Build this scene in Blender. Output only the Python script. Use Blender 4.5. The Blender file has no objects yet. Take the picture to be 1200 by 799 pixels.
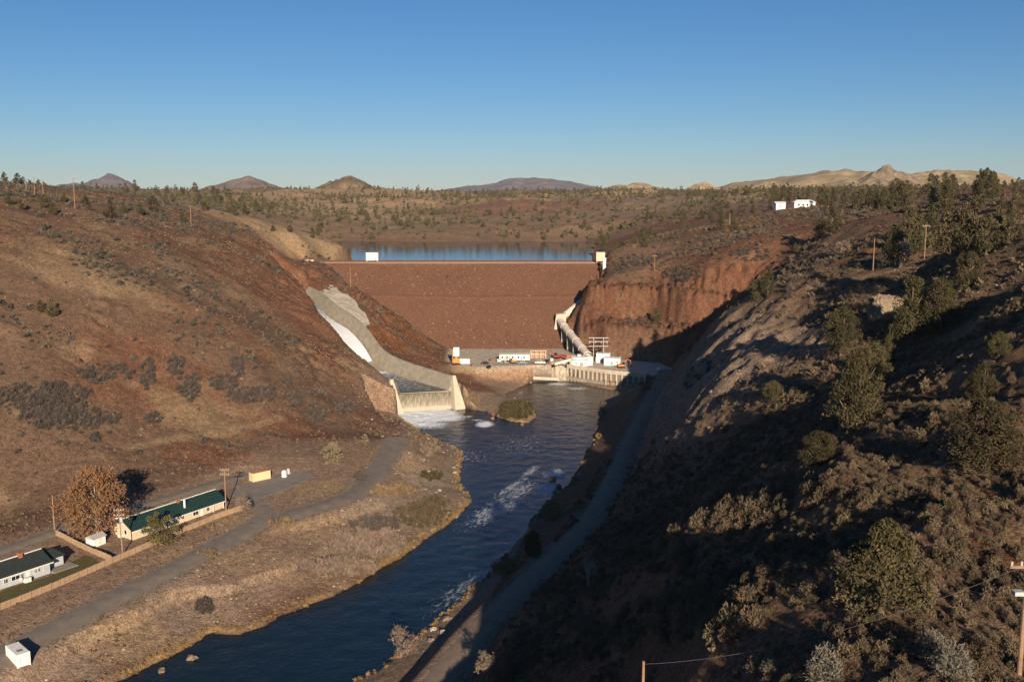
import bpy, math, random
import numpy as np
random.seed(7)
RNG = np.random.default_rng(11)
scn = bpy.context.scene
R = math.radians

# ------------------------------------------------------------------ camera
F = 1167.0; U0 = 600.0; V0 = 399.5; CAMZ = 97.0
TH = math.atan((V0-225.0)/F); CT, ST = math.cos(TH), math.sin(TH)
cam = bpy.data.cameras.new('camera'); camo = bpy.data.objects.new('camera', cam)
scn.collection.objects.link(camo); scn.camera = camo
cam.lens = 36*F/1200; cam.sensor_width = 36; cam.clip_start = 1; cam.clip_end = 40000
camo.location = (0, 0, CAMZ); camo.rotation_euler = (math.pi/2-TH, 0, 0)

# ------------------------------------------------------------------ sky, sun, exposure
SUN_EL, SUN_AZ = 16.9, 9.1          # sun stands behind the camera, a little to the right
w = bpy.data.worlds.new('World'); scn.world = w; w.use_nodes = True
nt = w.node_tree; bg = nt.nodes['Background']
sky = nt.nodes.new('ShaderNodeTexSky'); sky.sky_type = 'NISHITA'; sky.sun_disc = False
sky.sun_elevation = R(SUN_EL); sky.sun_rotation = R(180-SUN_AZ)
sky.altitude = 900; sky.air_density = 1.0; sky.dust_density = 0.0; sky.ozone_density = 4.5
HAZE = 0.000024
hs_ = nt.nodes.new('ShaderNodeHueSaturation'); hs_.inputs['Saturation'].default_value = 1.12; hs_.inputs['Hue'].default_value = 0.496; hs_.inputs['Value'].default_value = 0.88; nt.links.new(sky.outputs[0], hs_.inputs['Color']); tint = nt.nodes.new('ShaderNodeMix'); tint.data_type = 'RGBA'; tint.blend_type = 'MULTIPLY'; tint.inputs[0].default_value = 1.0; tint.inputs[7].default_value = (.93, .98, 1.12, 1); nt.links.new(hs_.outputs[0], tint.inputs[6]); nt.links.new(tint.outputs[2], bg.inputs[0]); bg.inputs[1].default_value = 0.05
sl = bpy.data.lights.new('sun', 'SUN'); sl.energy = 5.0; sl.angle = R(0.5); sl.color = (1.0, 0.84, 0.66)
so = bpy.data.objects.new('sun', sl); scn.collection.objects.link(so)
so.rotation_euler = (R(90-SUN_EL), 0, R(SUN_AZ)); so.location = (0, -50, 300)
vs = scn.view_settings; vs.view_transform = 'Standard'; vs.look = 'None'; vs.exposure = 0.64; vs.gamma = 1.0; vs.use_curve_mapping = False
scn.cycles.use_denoising = True
scn.cycles.max_bounces = 6; scn.cycles.diffuse_bounces = 1; scn.cycles.transparent_max_bounces = 8
scn.cycles.volume_bounces = 0

# ------------------------------------------------------------------ helpers
def ray(u, v):
    cx = (u-U0)/F; cy = (V0-v)/F
    return np.array([cx, CT+cy*ST, cy*CT-ST])
def at(u, v, Y):
    d = ray(u, v); return d*(Y/d[1])+np.array([0, 0, CAMZ])
def az(u, v, z):
    d = ray(u, v); return d*((z-CAMZ)/d[2])+np.array([0, 0, CAMZ])

def hash2(i, j, s):
    n = (i*374761393+j*668265263+s*974634777) & 0xffffffff
    n = ((n ^ (n >> 13))*1274126177) & 0xffffffff
    n = ((n ^ (n >> 16))*2246822519) & 0xffffffff
    return ((n ^ (n >> 15)) & 0xffffff)/float(0xffffff)
def vnoise(x, y, s=0):
    xi = np.floor(x).astype(np.int64); yi = np.floor(y).astype(np.int64)
    fx = x-xi; fy = y-yi; fx = fx*fx*fx*(fx*(fx*6-15)+10); fy = fy*fy*fy*(fy*(fy*6-15)+10)
    a = hash2(xi, yi, s); b = hash2(xi+1, yi, s); c = hash2(xi, yi+1, s); d = hash2(xi+1, yi+1, s)
    return (a*(1-fx)+b*fx)*(1-fy)+(c*(1-fx)+d*fx)*fy*1.0
def fbm(x, y, s=0, o=4, lac=2.03, g=0.5):
    t = 0; a = 1; n = 0
    for k in range(o):
        t = t+a*(vnoise(x, y, s+k*17)*2-1); n += a; a *= g
        x, y = (x*0.8-y*0.6)*lac, (x*0.6+y*0.8)*lac
    return t/n
def sstep(a, b, x):
    t = np.clip((x-a)/(b-a), 0, 1); return t*t*(3-2*t)
def seg_dist(px, py, poly, closed=True):
    d = np.full(px.shape, 1e9); tt = np.zeros(px.shape)
    n = len(poly); L = 0.0
    for i in range(n if closed else n-1):
        ax, ay = poly[i][:2]; bx, by = poly[(i+1) % n][:2]
        ex, ey = bx-ax, by-ay; l2 = ex*ex+ey*ey+1e-9
        t = np.clip(((px-ax)*ex+(py-ay)*ey)/l2, 0, 1)
        q = np.hypot(px-ax-t*ex, py-ay-t*ey)
        m = q < d; d = np.where(m, q, d); tt = np.where(m, L+t*math.sqrt(l2), tt); L += math.sqrt(l2)
    return d, tt
def inside(px, py, poly):
    r = np.zeros(px.shape, bool); n = len(poly)
    for i in range(n):
        ax, ay = poly[i][:2]; bx, by = poly[(i+1) % n][:2]
        if ay == by: continue
        c = ((ay > py) != (by > py)) & (px < (bx-ax)*(py-ay)/(by-ay)+ax)
        r ^= c
    return r
def sdist(px, py, poly):       # positive outside
    d, _ = seg_dist(px, py, poly); return np.where(inside(px, py, poly), -d, d)

COL = scn.collection
def link(o, parent=None):
    COL.objects.link(o)
    if parent is not None: o.parent = parent
    return o
def tag(o, label=None, cat=None, group=None, kind=None):
    if label: o['label'] = label
    if cat: o['category'] = cat
    if group: o['group'] = group
    if kind: o['kind'] = kind
    return o
def empty(name, loc=(0, 0, 0), rz=0, label=None, cat=None, group=None):
    o = bpy.data.objects.new(name, None); o.empty_display_size = 0.5
    o.location = [float(c) for c in loc]; o.rotation_euler = (0, 0, rz); link(o); return tag(o, label, cat, group)
def mesh_np(name, V, Fc, mat=None, smooth=False):
    V = np.asarray(V, np.float32); Fc = np.asarray(Fc, np.int32)
    me = bpy.data.meshes.new(name); n = Fc.shape[1]
    me.vertices.add(len(V)); me.vertices.foreach_set('co', V.ravel())
    me.loops.add(Fc.size); me.loops.foreach_set('vertex_index', Fc.ravel())
    me.polygons.add(len(Fc)); me.polygons.foreach_set('loop_start', np.arange(0, Fc.size, n, dtype=np.int32))
    if smooth: me.polygons.foreach_set('use_smooth', np.ones(len(Fc), bool))
    me.update(calc_edges=True)
    if mat: me.materials.append(mat)
    return me
class MB:
    def __init__(s): s.v = []; s.f = []
    def add(s, vs, fs):
        b = len(s.v); s.v += [tuple(float(c) for c in p) for p in vs]; s.f += [tuple(i+b for i in f) for f in fs]; return s
    def box(s, x0, x1, y0, y1, z0, z1):
        return s.add([(x0,y0,z0),(x1,y0,z0),(x1,y1,z0),(x0,y1,z0),(x0,y0,z1),(x1,y0,z1),(x1,y1,z1),(x0,y1,z1)],
                     [(0,3,2,1),(4,5,6,7),(0,1,5,4),(1,2,6,5),(2,3,7,6),(3,0,4,7)])
    def prism(s, pts, z0, z1):
        n = len(pts); 
        return s.add([(p[0],p[1],z0) for p in pts]+[(p[0],p[1],z1) for p in pts],
                     [tuple(range(n-1,-1,-1)), tuple(range(n,2*n))]+[(i,(i+1)%n,n+(i+1)%n,n+i) for i in range(n)])
    def profile(s, pts, y0, y1):      # polygon in xz, extruded along y
        n = len(pts)
        return s.add([(p[0],y0,p[1]) for p in pts]+[(p[0],y1,p[1]) for p in pts],
                     [tuple(range(n)), tuple(range(2*n-1,n-1,-1))]+[(i,n+i,n+(i+1)%n,(i+1)%n) for i in range(n)])
    def tube(s, pts, rad, n=8, cap=True):
        pts = [np.array(p, float) for p in pts]; rings = []
        if not hasattr(rad, '__len__'): rad = [rad]*len(pts)
        for i, p in enumerate(pts):
            t = pts[min(i+1, len(pts)-1)]-pts[max(i-1, 0)]; t = t/(np.linalg.norm(t)+1e-9)
            a = np.array([0,0,1.]) if abs(t[2]) < .9 else np.array([1.,0,0])
            e = np.cross(t, a); e /= np.linalg.norm(e); g = np.cross(t, e)
            rings.append([p+rad[i]*(math.cos(2*math.pi*k/n)*e+math.sin(2*math.pi*k/n)*g) for k in range(n)])
        vs = [q for r in rings for q in r]; fs = []
        for i in range(len(pts)-1):
            for k in range(n):
                fs.append((i*n+k, (i+1)*n+k, (i+1)*n+(k+1)%n, i*n+(k+1)%n))
        if cap: fs += [tuple(range(n)), tuple(range(len(vs)-1, len(vs)-n-1, -1))]
        return s.add(vs, fs)
    def build(s, name, mat, parent=None, smooth=False, loc=None):
        me = bpy.data.meshes.new(name); me.from_pydata(s.v, [], s.f); me.update()
        if mat: me.materials.append(mat)
        if smooth: me.polygons.foreach_set('use_smooth', np.ones(len(me.polygons), bool))
        o = bpy.data.objects.new(name, me); link(o, parent)
        if loc is not None: o.location = [float(c) for c in loc]
        return o

# ------------------------------------------------------------------ materials
MATS = {}
def new_mat(name):
    m = bpy.data.materials.new(name); m.use_nodes = True; MATS[name] = m
    return m, m.node_tree.nodes, m.node_tree.links, m.node_tree.nodes['Principled BSDF']
def noise_mat(name, cols, scale=0.5, rough=0.95, bump=0.0, bscale=None, detail=6, spec=0.2, coords='Object', rnd=0.0, dist=0.1, stretch=None):
    m, N, L, P = new_mat(name)
    P.inputs['Roughness'].default_value = rough; P.inputs['Specular IOR Level'].default_value = spec
    tc = N.new('ShaderNodeTexCoord'); nz = N.new('ShaderNodeTexNoise'); nz.inputs['Scale'].default_value = scale; nz.inputs['Detail'].default_value = detail
    nz.inputs['Roughness'].default_value = 0.65
    src = tc.outputs[coords]
    if stretch:
        mp = N.new('ShaderNodeMapping'); mp.inputs['Scale'].default_value = stretch; L.new(src, mp.inputs[0]); src = mp.outputs[0]
    L.new(src, nz.inputs[0])
    cr = N.new('ShaderNodeValToRGB'); e = cr.color_ramp.elements
    k = len(cols)
    for i, c in enumerate(cols):
        p = 0.3+0.4*i/max(k-1, 1)
        if i < 2: el = e[i]; el.position = p
        else: el = e.new(p)
        el.color = (*c, 1)
    if k == 1: e.remove(e[1])
    L.new(nz.outputs[0], cr.inputs[0]); out = cr.outputs[0]
    if rnd:
        oi = N.new('ShaderNodeObjectInfo'); hs = N.new('ShaderNodeHueSaturation')
        mr = N.new('ShaderNodeMapRange'); mr.inputs[3].default_value = 1-rnd; mr.inputs[4].default_value = 1+rnd
        L.new(oi.outputs['Random'], mr.inputs[0]); L.new(mr.outputs[0], hs.inputs['Value']); L.new(out, hs.inputs['Color']); out = hs.outputs[0]
        mr2 = N.new('ShaderNodeMapRange'); mr2.inputs[3].default_value = .485; mr2.inputs[4].default_value = .515
        ma = N.new('ShaderNodeMath'); ma.operation = 'FRACT'; mm = N.new('ShaderNodeMath'); mm.operation = 'MULTIPLY'; mm.inputs[1].default_value = 7.13
        L.new(oi.outputs['Random'], mm.inputs[0]); L.new(mm.outputs[0], ma.inputs[0]); L.new(ma.outputs[0], mr2.inputs[0]); L.new(mr2.outputs[0], hs.inputs['Hue'])
    L.new(out, P.inputs['Base Color'])
    if bump:
        n2 = N.new('ShaderNodeTexNoise'); n2.inputs['Scale'].default_value = bscale or scale*3; n2.inputs['Detail'].default_value = 8; n2.inputs['Roughness'].default_value = .7
        L.new(src, n2.inputs[0]); b = N.new('ShaderNodeBump'); b.inputs['Strength'].default_value = bump; b.inputs['Distance'].default_value = dist
        L.new(n2.outputs[0], b.inputs['Height']); L.new(b.outputs[0], P.inputs['Normal'])
    return m
def flat(name, c, rough=0.7, spec=0.3, metal=0.0, var=0.12):
    m = noise_mat(name, [tuple(x*(1-var) for x in c), tuple(min(1, x*(1+var)) for x in c)], scale=1.3, rough=rough, spec=spec)
    m.node_tree.nodes['Principled BSDF'].inputs['Metallic'].default_value = metal
    return m

def ground_material():
    m, N, L, P = new_mat('soil')
    P.inputs['Roughness'].default_value = 1.0; P.inputs['Specular IOR Level'].default_value = 0.05
    at_ = N.new('ShaderNodeAttribute'); at_.attribute_name = 'Col'
    tc = N.new('ShaderNodeTexCoord')
    def nz(sc, det, ro=.6, st=None):
        n = N.new('ShaderNodeTexNoise'); n.inputs['Scale'].default_value = sc; n.inputs['Detail'].default_value = det; n.inputs['Roughness'].default_value = ro
        if st:
            mp = N.new('ShaderNodeMapping'); mp.inputs['Scale'].default_value = st; L.new(tc.outputs['Object'], mp.inputs[0]); L.new(mp.outputs[0], n.inputs[0])
        else: L.new(tc.outputs['Object'], n.inputs[0])
        return n
    n1 = nz(0.55, 7, .7); n2 = nz(0.09, 5, .6); n3 = nz(2.2, 4, .6)
    def mixmul(a, b, lo, hi, fmin=.3, fmax=.7):
        mr = N.new('ShaderNodeMapRange'); mr.inputs[1].default_value = fmin; mr.inputs[2].default_value = fmax; mr.inputs[3].default_value = lo; mr.inputs[4].default_value = hi
        L.new(b, mr.inputs[0]); mx = N.new('ShaderNodeMix'); mx.data_type = 'RGBA'; mx.blend_type = 'MULTIPLY'; mx.inputs[0].default_value = 1
        cb = N.new('ShaderNodeCombineColor'); 
        for i in range(3): L.new(mr.outputs[0], cb.inputs[i])
        L.new(a, mx.inputs[6]); L.new(cb.outputs[0], mx.inputs[7]); return mx.outputs[2]
    c = mixmul(at_.outputs['Color'], n1.outputs[0], .62, 1.38)
    c = mixmul(c, n3.outputs[0], .58, 1.42)
    # tufts of pale dry grass and dark low brush as blotches of colour
    mr = N.new('ShaderNodeMapRange'); mr.inputs[1].default_value = .56; mr.inputs[2].default_value = .68; L.new(n2.outputs[0], mr.inputs[0])
    n4 = nz(0.9, 5, .7); mr4 = N.new('ShaderNodeMapRange'); mr4.inputs[1].default_value = .45; mr4.inputs[2].default_value = .62; L.new(n4.outputs[0], mr4.inputs[0])
    mu = N.new('ShaderNodeMath'); mu.operation = 'MULTIPLY'; L.new(mr.outputs[0], mu.inputs[0]); L.new(mr4.outputs[0], mu.inputs[1])
    mu2 = N.new('ShaderNodeMath'); mu2.operation = 'MULTIPLY'; L.new(mu.outputs[0], mu2.inputs[0]); L.new(at_.outputs['Alpha'], mu2.inputs[1])
    mx = N.new('ShaderNodeMix'); mx.data_type = 'RGBA'; L.new(mu2.outputs[0], mx.inputs[0]); L.new(c, mx.inputs[6]); mx.inputs[7].default_value = (.24, .165, .09, 1)
    L.new(mx.outputs[2], P.inputs['Base Color'])
    b1 = N.new('ShaderNodeBump'); b1.inputs['Strength'].default_value = .8; b1.inputs['Distance'].default_value = 0.8
    hsum = N.new('ShaderNodeMath'); hsum.operation = 'ADD'; L.new(n1.outputs[0], hsum.inputs[0])
    hm = N.new('ShaderNodeMath'); hm.operation = 'MULTIPLY'; hm.inputs[1].default_value = .35; L.new(n3.outputs[0], hm.inputs[0]); L.new(hm.outputs[0], hsum.inputs[1])
    hx = N.new('ShaderNodeMath'); hx.operation = 'MULTIPLY'; L.new(hsum.outputs[0], hx.inputs[0]); L.new(at_.outputs['Alpha'], hx.inputs[1])
    L.new(hx.outputs[0], b1.inputs['Height']); L.new(b1.outputs[0], P.inputs['Normal'])
    return m
SOIL = ground_material()

def water_material(name, base, rough, wscale, bump, foamcol=(.8, .82, .82), stretch=(1, 1, 1)):
    m, N, L, P = new_mat(name)
    P.inputs['IOR'].default_value = 1.33; P.inputs['Specular IOR Level'].default_value = .5
    tc = N.new('ShaderNodeTexCoord'); mp = N.new('ShaderNodeMapping'); mp.inputs['Scale'].default_value = stretch; mp.inputs['Rotation'].default_value = (0, 0, R(-22))
    L.new(tc.outputs['Object'], mp.inputs[0])
    n1 = N.new('ShaderNodeTexNoise'); n1.inputs['Scale'].default_value = wscale; n1.inputs['Detail'].default_value = 5; n1.inputs['Roughness'].default_value = .6; L.new(mp.outputs[0], n1.inputs[0])
    at_ = N.new('ShaderNodeAttribute'); at_.attribute_name = 'foam'
    n2 = N.new('ShaderNodeTexNoise'); n2.inputs['Scale'].default_value = .8; n2.inputs['Detail'].default_value = 8; n2.inputs['Roughness'].default_value = .75; mp2 = N.new('ShaderNodeMapping'); mp2.inputs['Rotation'].default_value = (0, 0, R(22)); mp3 = N.new('ShaderNodeMapping'); mp3.inputs['Scale'].default_value = (1.25*stretch[0], .42*stretch[1], stretch[2])
    L.new(tc.outputs['Object'], mp2.inputs[0]); L.new(mp2.outputs[0], mp3.inputs[0]); L.new(mp3.outputs[0], n2.inputs[0])
    # foam shows where the attribute exceeds the noise
    s = N.new('ShaderNodeMath'); s.operation = 'SUBTRACT'; L.new(at_.outputs['Fac'], s.inputs[0]); L.new(n2.outputs[0], s.inputs[1])
    mr = N.new('ShaderNodeMapRange'); mr.inputs[1].default_value = -.05; mr.inputs[2].default_value = .28; L.new(s.outputs[0], mr.inputs[0])
    mx = N.new('ShaderNodeMix'); mx.data_type = 'RGBA'; L.new(mr.outputs[0], mx.inputs[0]); mx.inputs[6].default_value = (*base, 1); mx.inputs[7].default_value = (*foamcol, 1)
    L.new(mx.outputs[2], P.inputs['Base Color'])
    m2 = N.new('ShaderNodeMapRange'); m2.inputs[3].default_value = rough; m2.inputs[4].default_value = .9; L.new(mr.outputs[0], m2.inputs[0]); L.new(m2.outputs[0], P.inputs['Roughness'])
    b = N.new('ShaderNodeBump'); b.inputs['Strength'].default_value = bump; b.inputs['Distance'].default_value = .35; L.new(n1.outputs[0], b.inputs['Height']); L.new(b.outputs[0], P.inputs['Normal'])
    return m
RIVER = water_material('river_water', (.004, .013, .016), .12, .8, .5)
LAKE = water_material('lake_water', (.01, .03, .045), .06, .9, .06)

JUNIPER = noise_mat('juniper_foliage', [(.034,.031,.013),(.072,.06,.026),(.125,.098,.046)], 1.3, rnd=.25, coords='Object')
JUNIPER_FAR = noise_mat('juniper_foliage_far', [(.06,.055,.026),(.1,.086,.042),(.14,.115,.058)], .8, rnd=.35)
BARK = noise_mat('bark', [(.09,.06,.04),(.2,.15,.11)], 4)
PALEBARK = noise_mat('pale_bark', [(.22,.18,.14),(.4,.34,.27)], 4)
RUST = noise_mat('rusty_leaves', [(.13,.065,.03),(.22,.115,.055),(.29,.17,.085)], .5)
GREENLEAF = noise_mat('olive_leaves', [(.05,.05,.015),(.12,.1,.035),(.2,.15,.055)], .9)
SAGE = noise_mat('sage', [(.088,.064,.038),(.145,.105,.063),(.2,.148,.09)], 1.4, rnd=.35)
BRUSH = noise_mat('bare_brush', [(.065,.05,.041),(.1,.079,.065),(.14,.11,.09)], .6, rnd=.2)
TWIG = noise_mat('twigs', [(.16,.115,.085),(.3,.22,.16)], 1.0, rnd=.2)
REED = noise_mat('dry_reeds', [(.17,.115,.06),(.27,.19,.105)], .7, rnd=.2)
OCHRE = noise_mat('ochre_bank_grass', [(.19,.12,.055),(.31,.205,.095)], .5, rnd=.2)
OLIVE = noise_mat('olive_brush', [(.08,.06,.034),(.13,.1,.056)], .8, rnd=.3)
ISLET = noise_mat('islet_brush', [(.055,.047,.02),(.1,.08,.036)], .8, rnd=.2)
ROCK = noise_mat('rock', [(.11,.075,.052),(.2,.145,.10),(.29,.22,.16)], .7, bump=.6, bscale=3, rnd=.2)
PALEROCK = noise_mat('pale_rock', [(.3,.24,.18),(.5,.42,.33)], 1, bump=.4, bscale=4, rnd=.2)
CONC = noise_mat('concrete', [(.22,.185,.14),(.3,.26,.2),(.36,.32,.25)], .35, bump=.25, bscale=2, dist=.2)
CONC2 = noise_mat('pale_concrete', [(.42,.35,.26),(.56,.48,.37)], .4, bump=.2, bscale=2)
APRON = noise_mat('shotcrete', [(.36,.31,.23),(.5,.45,.35)], .5, bump=.9, bscale=.9, dist=.6)
ASPHALT = noise_mat('road_gravel', [(.18,.148,.116),(.225,.184,.142),(.28,.222,.165)], .35, bump=.3, bscale=6)
DIRT = noise_mat('dirt_road', [(.2,.15,.105),(.28,.21,.15)], .3, bump=.4, bscale=3)
PADG = noise_mat('gravel_pad', [(.19,.165,.14),(.27,.235,.19)], .3, bump=.4, bscale=3)
GREENROOF = noise_mat('green_metal_roof', [(.014,.036,.03),(.02,.048,.04)], .6, rough=.5)
DARKROOF = noise_mat('dark_shingle_roof', [(.022,.03,.028),(.035,.045,.042)], .9, rough=.85)
CREAM = flat('cream_siding', (.62,.5,.36)); PALEBLUE = flat('pale_blue_siding', (.42,.45,.46)); WHITE = flat('white_paint', (.8,.76,.68)); TRIM = flat('white_trim', (.72,.69,.62))
FENCE = noise_mat('fence_wood', [(.3,.19,.11),(.44,.3,.19)], .8, bump=.3, bscale=5)
POST = flat('weathered_post', (.2,.15,.11)); POLE = noise_mat('pole_wood', [(.2,.12,.07),(.36,.23,.14)], 1.2)
GLASS = flat('dark_window_glass', (.015,.017,.02), rough=.1, spec=.6); BRICKM = flat('chimney_brick', (.3,.12,.07)); METAL = flat('grey_metal', (.3,.3,.3), rough=.5, metal=.3)
GREYROOF = flat('grey_roof', (.4,.38,.33)); TYRE = flat('tyre', (.02,.02,.02)); PENST = noise_mat('penstock_paint', [(.55,.47,.38),(.72,.64,.54)], .3, rough=.6)
ORANGE = flat('orange_paint', (.55,.17,.06)); YELLOW = flat('yellow_paint', (.45,.22,.06)); DARKP = flat('dark_paint', (.02,.02,.022), rough=.35); TEAL = flat('teal_paint', (.12,.17,.17), rough=.35)
SILVER = flat('silver_paint', (.5,.5,.48), rough=.4); PEACH = flat('peach_panel', (.75,.5,.33)); REDP = flat('red_paint', (.35,.06,.04)); GALV = flat('galvanised', (.42,.42,.4)); RUSTM = flat('rusty_steel', (.25,.11,.06))
LAWN = noise_mat('lawn', [(.085,.075,.025),(.13,.11,.04)], .7, bump=.4, bscale=5)
DAMM = noise_mat('dam_rockfill', [(.115,.053,.031),(.155,.074,.044),(.21,.108,.066)], .9, bump=1.0, bscale=2.2, dist=.4, detail=9)
PALESH = flat('pale_road_shoulder', (.24,.15,.1)); RIPRAP = flat('dark_riprap', (.08,.04,.028))
WIRE = flat('wire', (.25,.22,.2))

# ------------------------------------------------------------------ terrain control points
# (u, v, Y): a point seen at that place, Y metres ahead;  (u, v, 'z', h): a point at height h
CP = []
for a in [
 # left terrace between river and hill
 (0,799,'z',4),(60,790,'z',4.5),(20,770,'z',5.6),(100,735,'z',6),(60,720,'z',6.4),(200,662,'z',7),(300,610,'z',7.6),(330,580,'z',8),(400,560,'z',7.6),(450,530,'z',7),
 (500,540,'z',4.5),(520,570,'z',3),(470,590,'z',4),(420,620,'z',4),(350,670,'z',4),(250,710,'z',4),(150,755,'z',3.6),(150,680,'z',6.6),
 (0,690,'z',7),(0,645,'z',7.6),(60,655,'z',7),(130,640,'z',7),(200,615,'z',7.4),(250,600,'z',7.6),(280,560,'z',8.4),(130,606,'z',8.2),(60,622,'z',8),(200,585,'z',8.2),(350,545,'z',8.6),
 # left hillside
 (0,590,275),(0,500,302),(0,400,342),(0,300,395),(0,240,460),(0,216,620),
 (100,560,292),(100,500,315),(100,420,348),(100,320,398),(100,255,470),(100,228,600),
 (200,540,312),(200,480,338),(200,420,366),(200,330,420),(200,265,510),(200,236,660),
 (300,520,330),(300,470,360),(300,400,402),(300,330,475),(285,285,560),
 (380,490,368),(380,440,410),(372,390,455),(400,405,453),(385,375,470),(350,330,510),(330,305,545),(420,428,440),(440,450,427),(430,480,398),(455,480,'z',7),(465,500,'z',3),
 (300,275,620),(250,246,650),(350,278,650),(400,292,670),(418,300,'z',51),(340,297,590),(385,303,'z',53.5),
 (362,319,602),(376,320,606),(346,313,600),(352,306,632),(372,309,622),
 # rocky knob right of the spillway
 (400,327,612),(430,347,588),(470,372,562),(480,400,532),(450,405,505),(520,430,505),(500,437,485),(530,445,480),(545,455,'z',4),(560,470,'z',1.5),(365,310,'z',53.5),
 # yard and powerhouse ground
 (540,428,'z',8.5),(600,425,'z',8.5),(650,424,'z',8.5),(600,410,'z',9),(690,424,'z',7),(740,428,'z',7),(780,436,'z',8),(600,445,'z',2),(570,455,'z',2.5),
 # right abutment cliffs
 (730,424,516),(830,418,'z',12),(740,395,524),(690,400,545),(690,378,556),(760,386,527),(760,374,542),(830,388,500),(700,334,566),(760,340,560),(830,350,525),(690,345,590),
 (715,318,600),(705,306,'z',53.5),(740,312,590),(765,300,610),(800,292,600),(800,330,545),(850,276,630),(860,312,530),(900,303,525),(850,255,800),(935,245,800),(940,234,960),(780,275,760),(720,296,700),(740,280,850),
 (880,345,450),(960,322,400),(950,302,455),(1000,290,430),(1000,266,490),(1050,246,540),(1000,238,820),(1150,240,450),(1200,232,400),(1100,275,400),(1150,280,330),
 (712,500,'z',2.2),(692,560,'z',2.2),(726,472,'z',2.6),(655,612,'z',2),(600,672,'z',2),(535,728,'z',2),
 # near right ridge and bench
 (770,440,'z',10),(790,428,438),(830,388,402),(870,362,382),(900,350,369),(960,336,350),(1022,322,340),(1083,306,345),(1150,288,290),(1200,272,255),
 (1200,330,205),(1200,400,168),(1200,500,130),(1200,600,104),(1200,700,85),(1200,799,70),
 (1100,330,298),(1100,380,226),(1100,450,178),(1100,550,126),(1100,650,95),(1100,760,76),
 (1000,345,314),(1000,380,288),(1000,420,236),(1000,500,170),(1000,600,115),(1000,700,87),(1000,799,72),
 (930,400,322),(900,460,254),(900,520,198),(900,600,135),(900,700,97),(900,799,78),
 (800,799,92),(800,700,118),(800,625,146),(750,700,142),(760,799,114),(705,799,140),(650,799,154),(700,700,172),(600,799,164),(560,799,174),
 (860,515,232),(830,550,236),(850,490,268),(800,540,262),(850,450,286),(850,400,365),(885,420,305),(820,480,300),(784,490,338),(777,525,298),(796,440,408),(790,462,372),(700,645,220),(740,600,240),(768,562,264),(900,375,345),
]:
    CP.append(az(a[0], a[1], a[3]) if a[2] == 'z' else at(*a))
# far country
for a in [(250,262,1000),(350,266,1100),(350,242,1600),(280,228,2200),(430,278,'z',53),(500,279,'z',53),(600,279,'z',53),(660,279,'z',54),(500,266,1150),(500,251,1500),(520,240,1900),(470,230,2500),
          (600,266,1150),(600,250,1500),(600,234,1900),(640,229,2200),(600,226,2700),(690,262,1100),(700,245,1500),(760,270,900),(760,244,1400),(720,232,2300),(800,228,2000),(880,228,1500),(1000,226,1500),(100,229,1400),(-300,225,1500),(1500,215,1500),(150,226,2800),(600,225,3400),(400,224,3000),(900,224,3000),(1100,222,2600),(-50,222,900)]:
    CP.append(az(a[0], a[1], a[3]) if a[2] == 'z' else at(a[0], a[1], a[2] if a[2] < 950 else 950+(a[2]-950)*.45))
for p in [(5,0,44),(45,0,64),(0,-120,60),(90,30,70),(160,60,84),(140,120,82),(220,200,96),(260,320,100),(330,450,104),(300,0,100),(200,-200,85),(-60,60,25),(-110,60,-1),(-170,60,3),(-260,80,20),(-330,150,60),(-420,300,100),(-480,450,110),(-100,-120,0),(-40,-60,40),(-300,-200,30),(500,-300,110),
          (2,105,26),(-22,100,20),(0,135,20),(4,60,35),(9,84,33),(11,32,42),(-32,150,6),(-45,110,5),  # draw out of view, shaped low so sunlight reaches the canyon road
          # canyon under the dam and the lake bed
          (-60,600,10),(0,570,2),(0,620,2),(-40,640,5),(30,600,8),(40,640,18),(-80,680,30),(0,720,30),(-100,800,36),(20,850,40),(-200,880,44),(-20,560,4),(-90,640,35),
          (-1500,2600,88),(0,2600,85),(1500,2600,88),(-3000,5000,80),(0,5000,75),(3000,5000,80),(-6000,9000,60),(0,9000,60),(6000,9000,60),(-3000,0,90),(3000,0,100),(0,-1500,70),(-2500,2500,90),(2500,2500,100)]:
    CP.append(np.array(p, float))
CP = np.array(CP)

# ------------------------------------------------------------------ plan outlines
LB = [(150,794),(205,766),(246,741),(278,744),(310,733),(354,712),(398,693),(442,668),(468,654),(497,632),(535,605),(553,587),(537,566),(540,544),(539,527),(511,516),(485,501),(466,489)]
RB = [(531,474),(554,480),(571,482),(575,487),(599,494),(620,496),(627,490),(627,476),(608,469),(591,462),(608,454),(625,447),(642,447),(665,446),(682,450),(705,455),(760,462)]
RB2 = [(703,470),(703,487),(693,526),(684,545),(668,566),(655,578),(637,592),(613,630),(587,660),(543,700),(510,730),(480,753),(440,788),(400,806)]
river_poly = [tuple(az(u,v,0)[:2]) for u, v in LB]+[(-52,437),(-28,445)]+[tuple(az(u,v,0)[:2]) for u, v in RB+RB2]+[(-60,150),(-85,80),(-85,-400),(-170,-400),(-150,60),(-105,165)]
def roughen(poly, amp, step, seed):
    out = []; n = len(poly); r = random.Random(seed)
    for i in range(n):
        a, b = poly[i], poly[(i+1) % n]; l = math.hypot(b[0]-a[0], b[1]-a[1]); k = max(1, int(l/step))
        for j in range(k):
            t = j/k; out.append((a[0]+(b[0]-a[0])*t+(r.uniform(-amp, amp) if j else 0), a[1]+(b[1]-a[1])*t+(r.uniform(-amp, amp) if j else 0)))
    return out
river_poly = roughen(river_poly, .9, 4, 3)
lake_poly = roughen([(-118,652),(-112,690),(-150,740),(-210,800),(-300,880),(-330,960),(-200,975),(-60,960),(70,965),(75,880),(66,800),(60,740),(56,700),(60,652)], 5, 30, 5)
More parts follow.
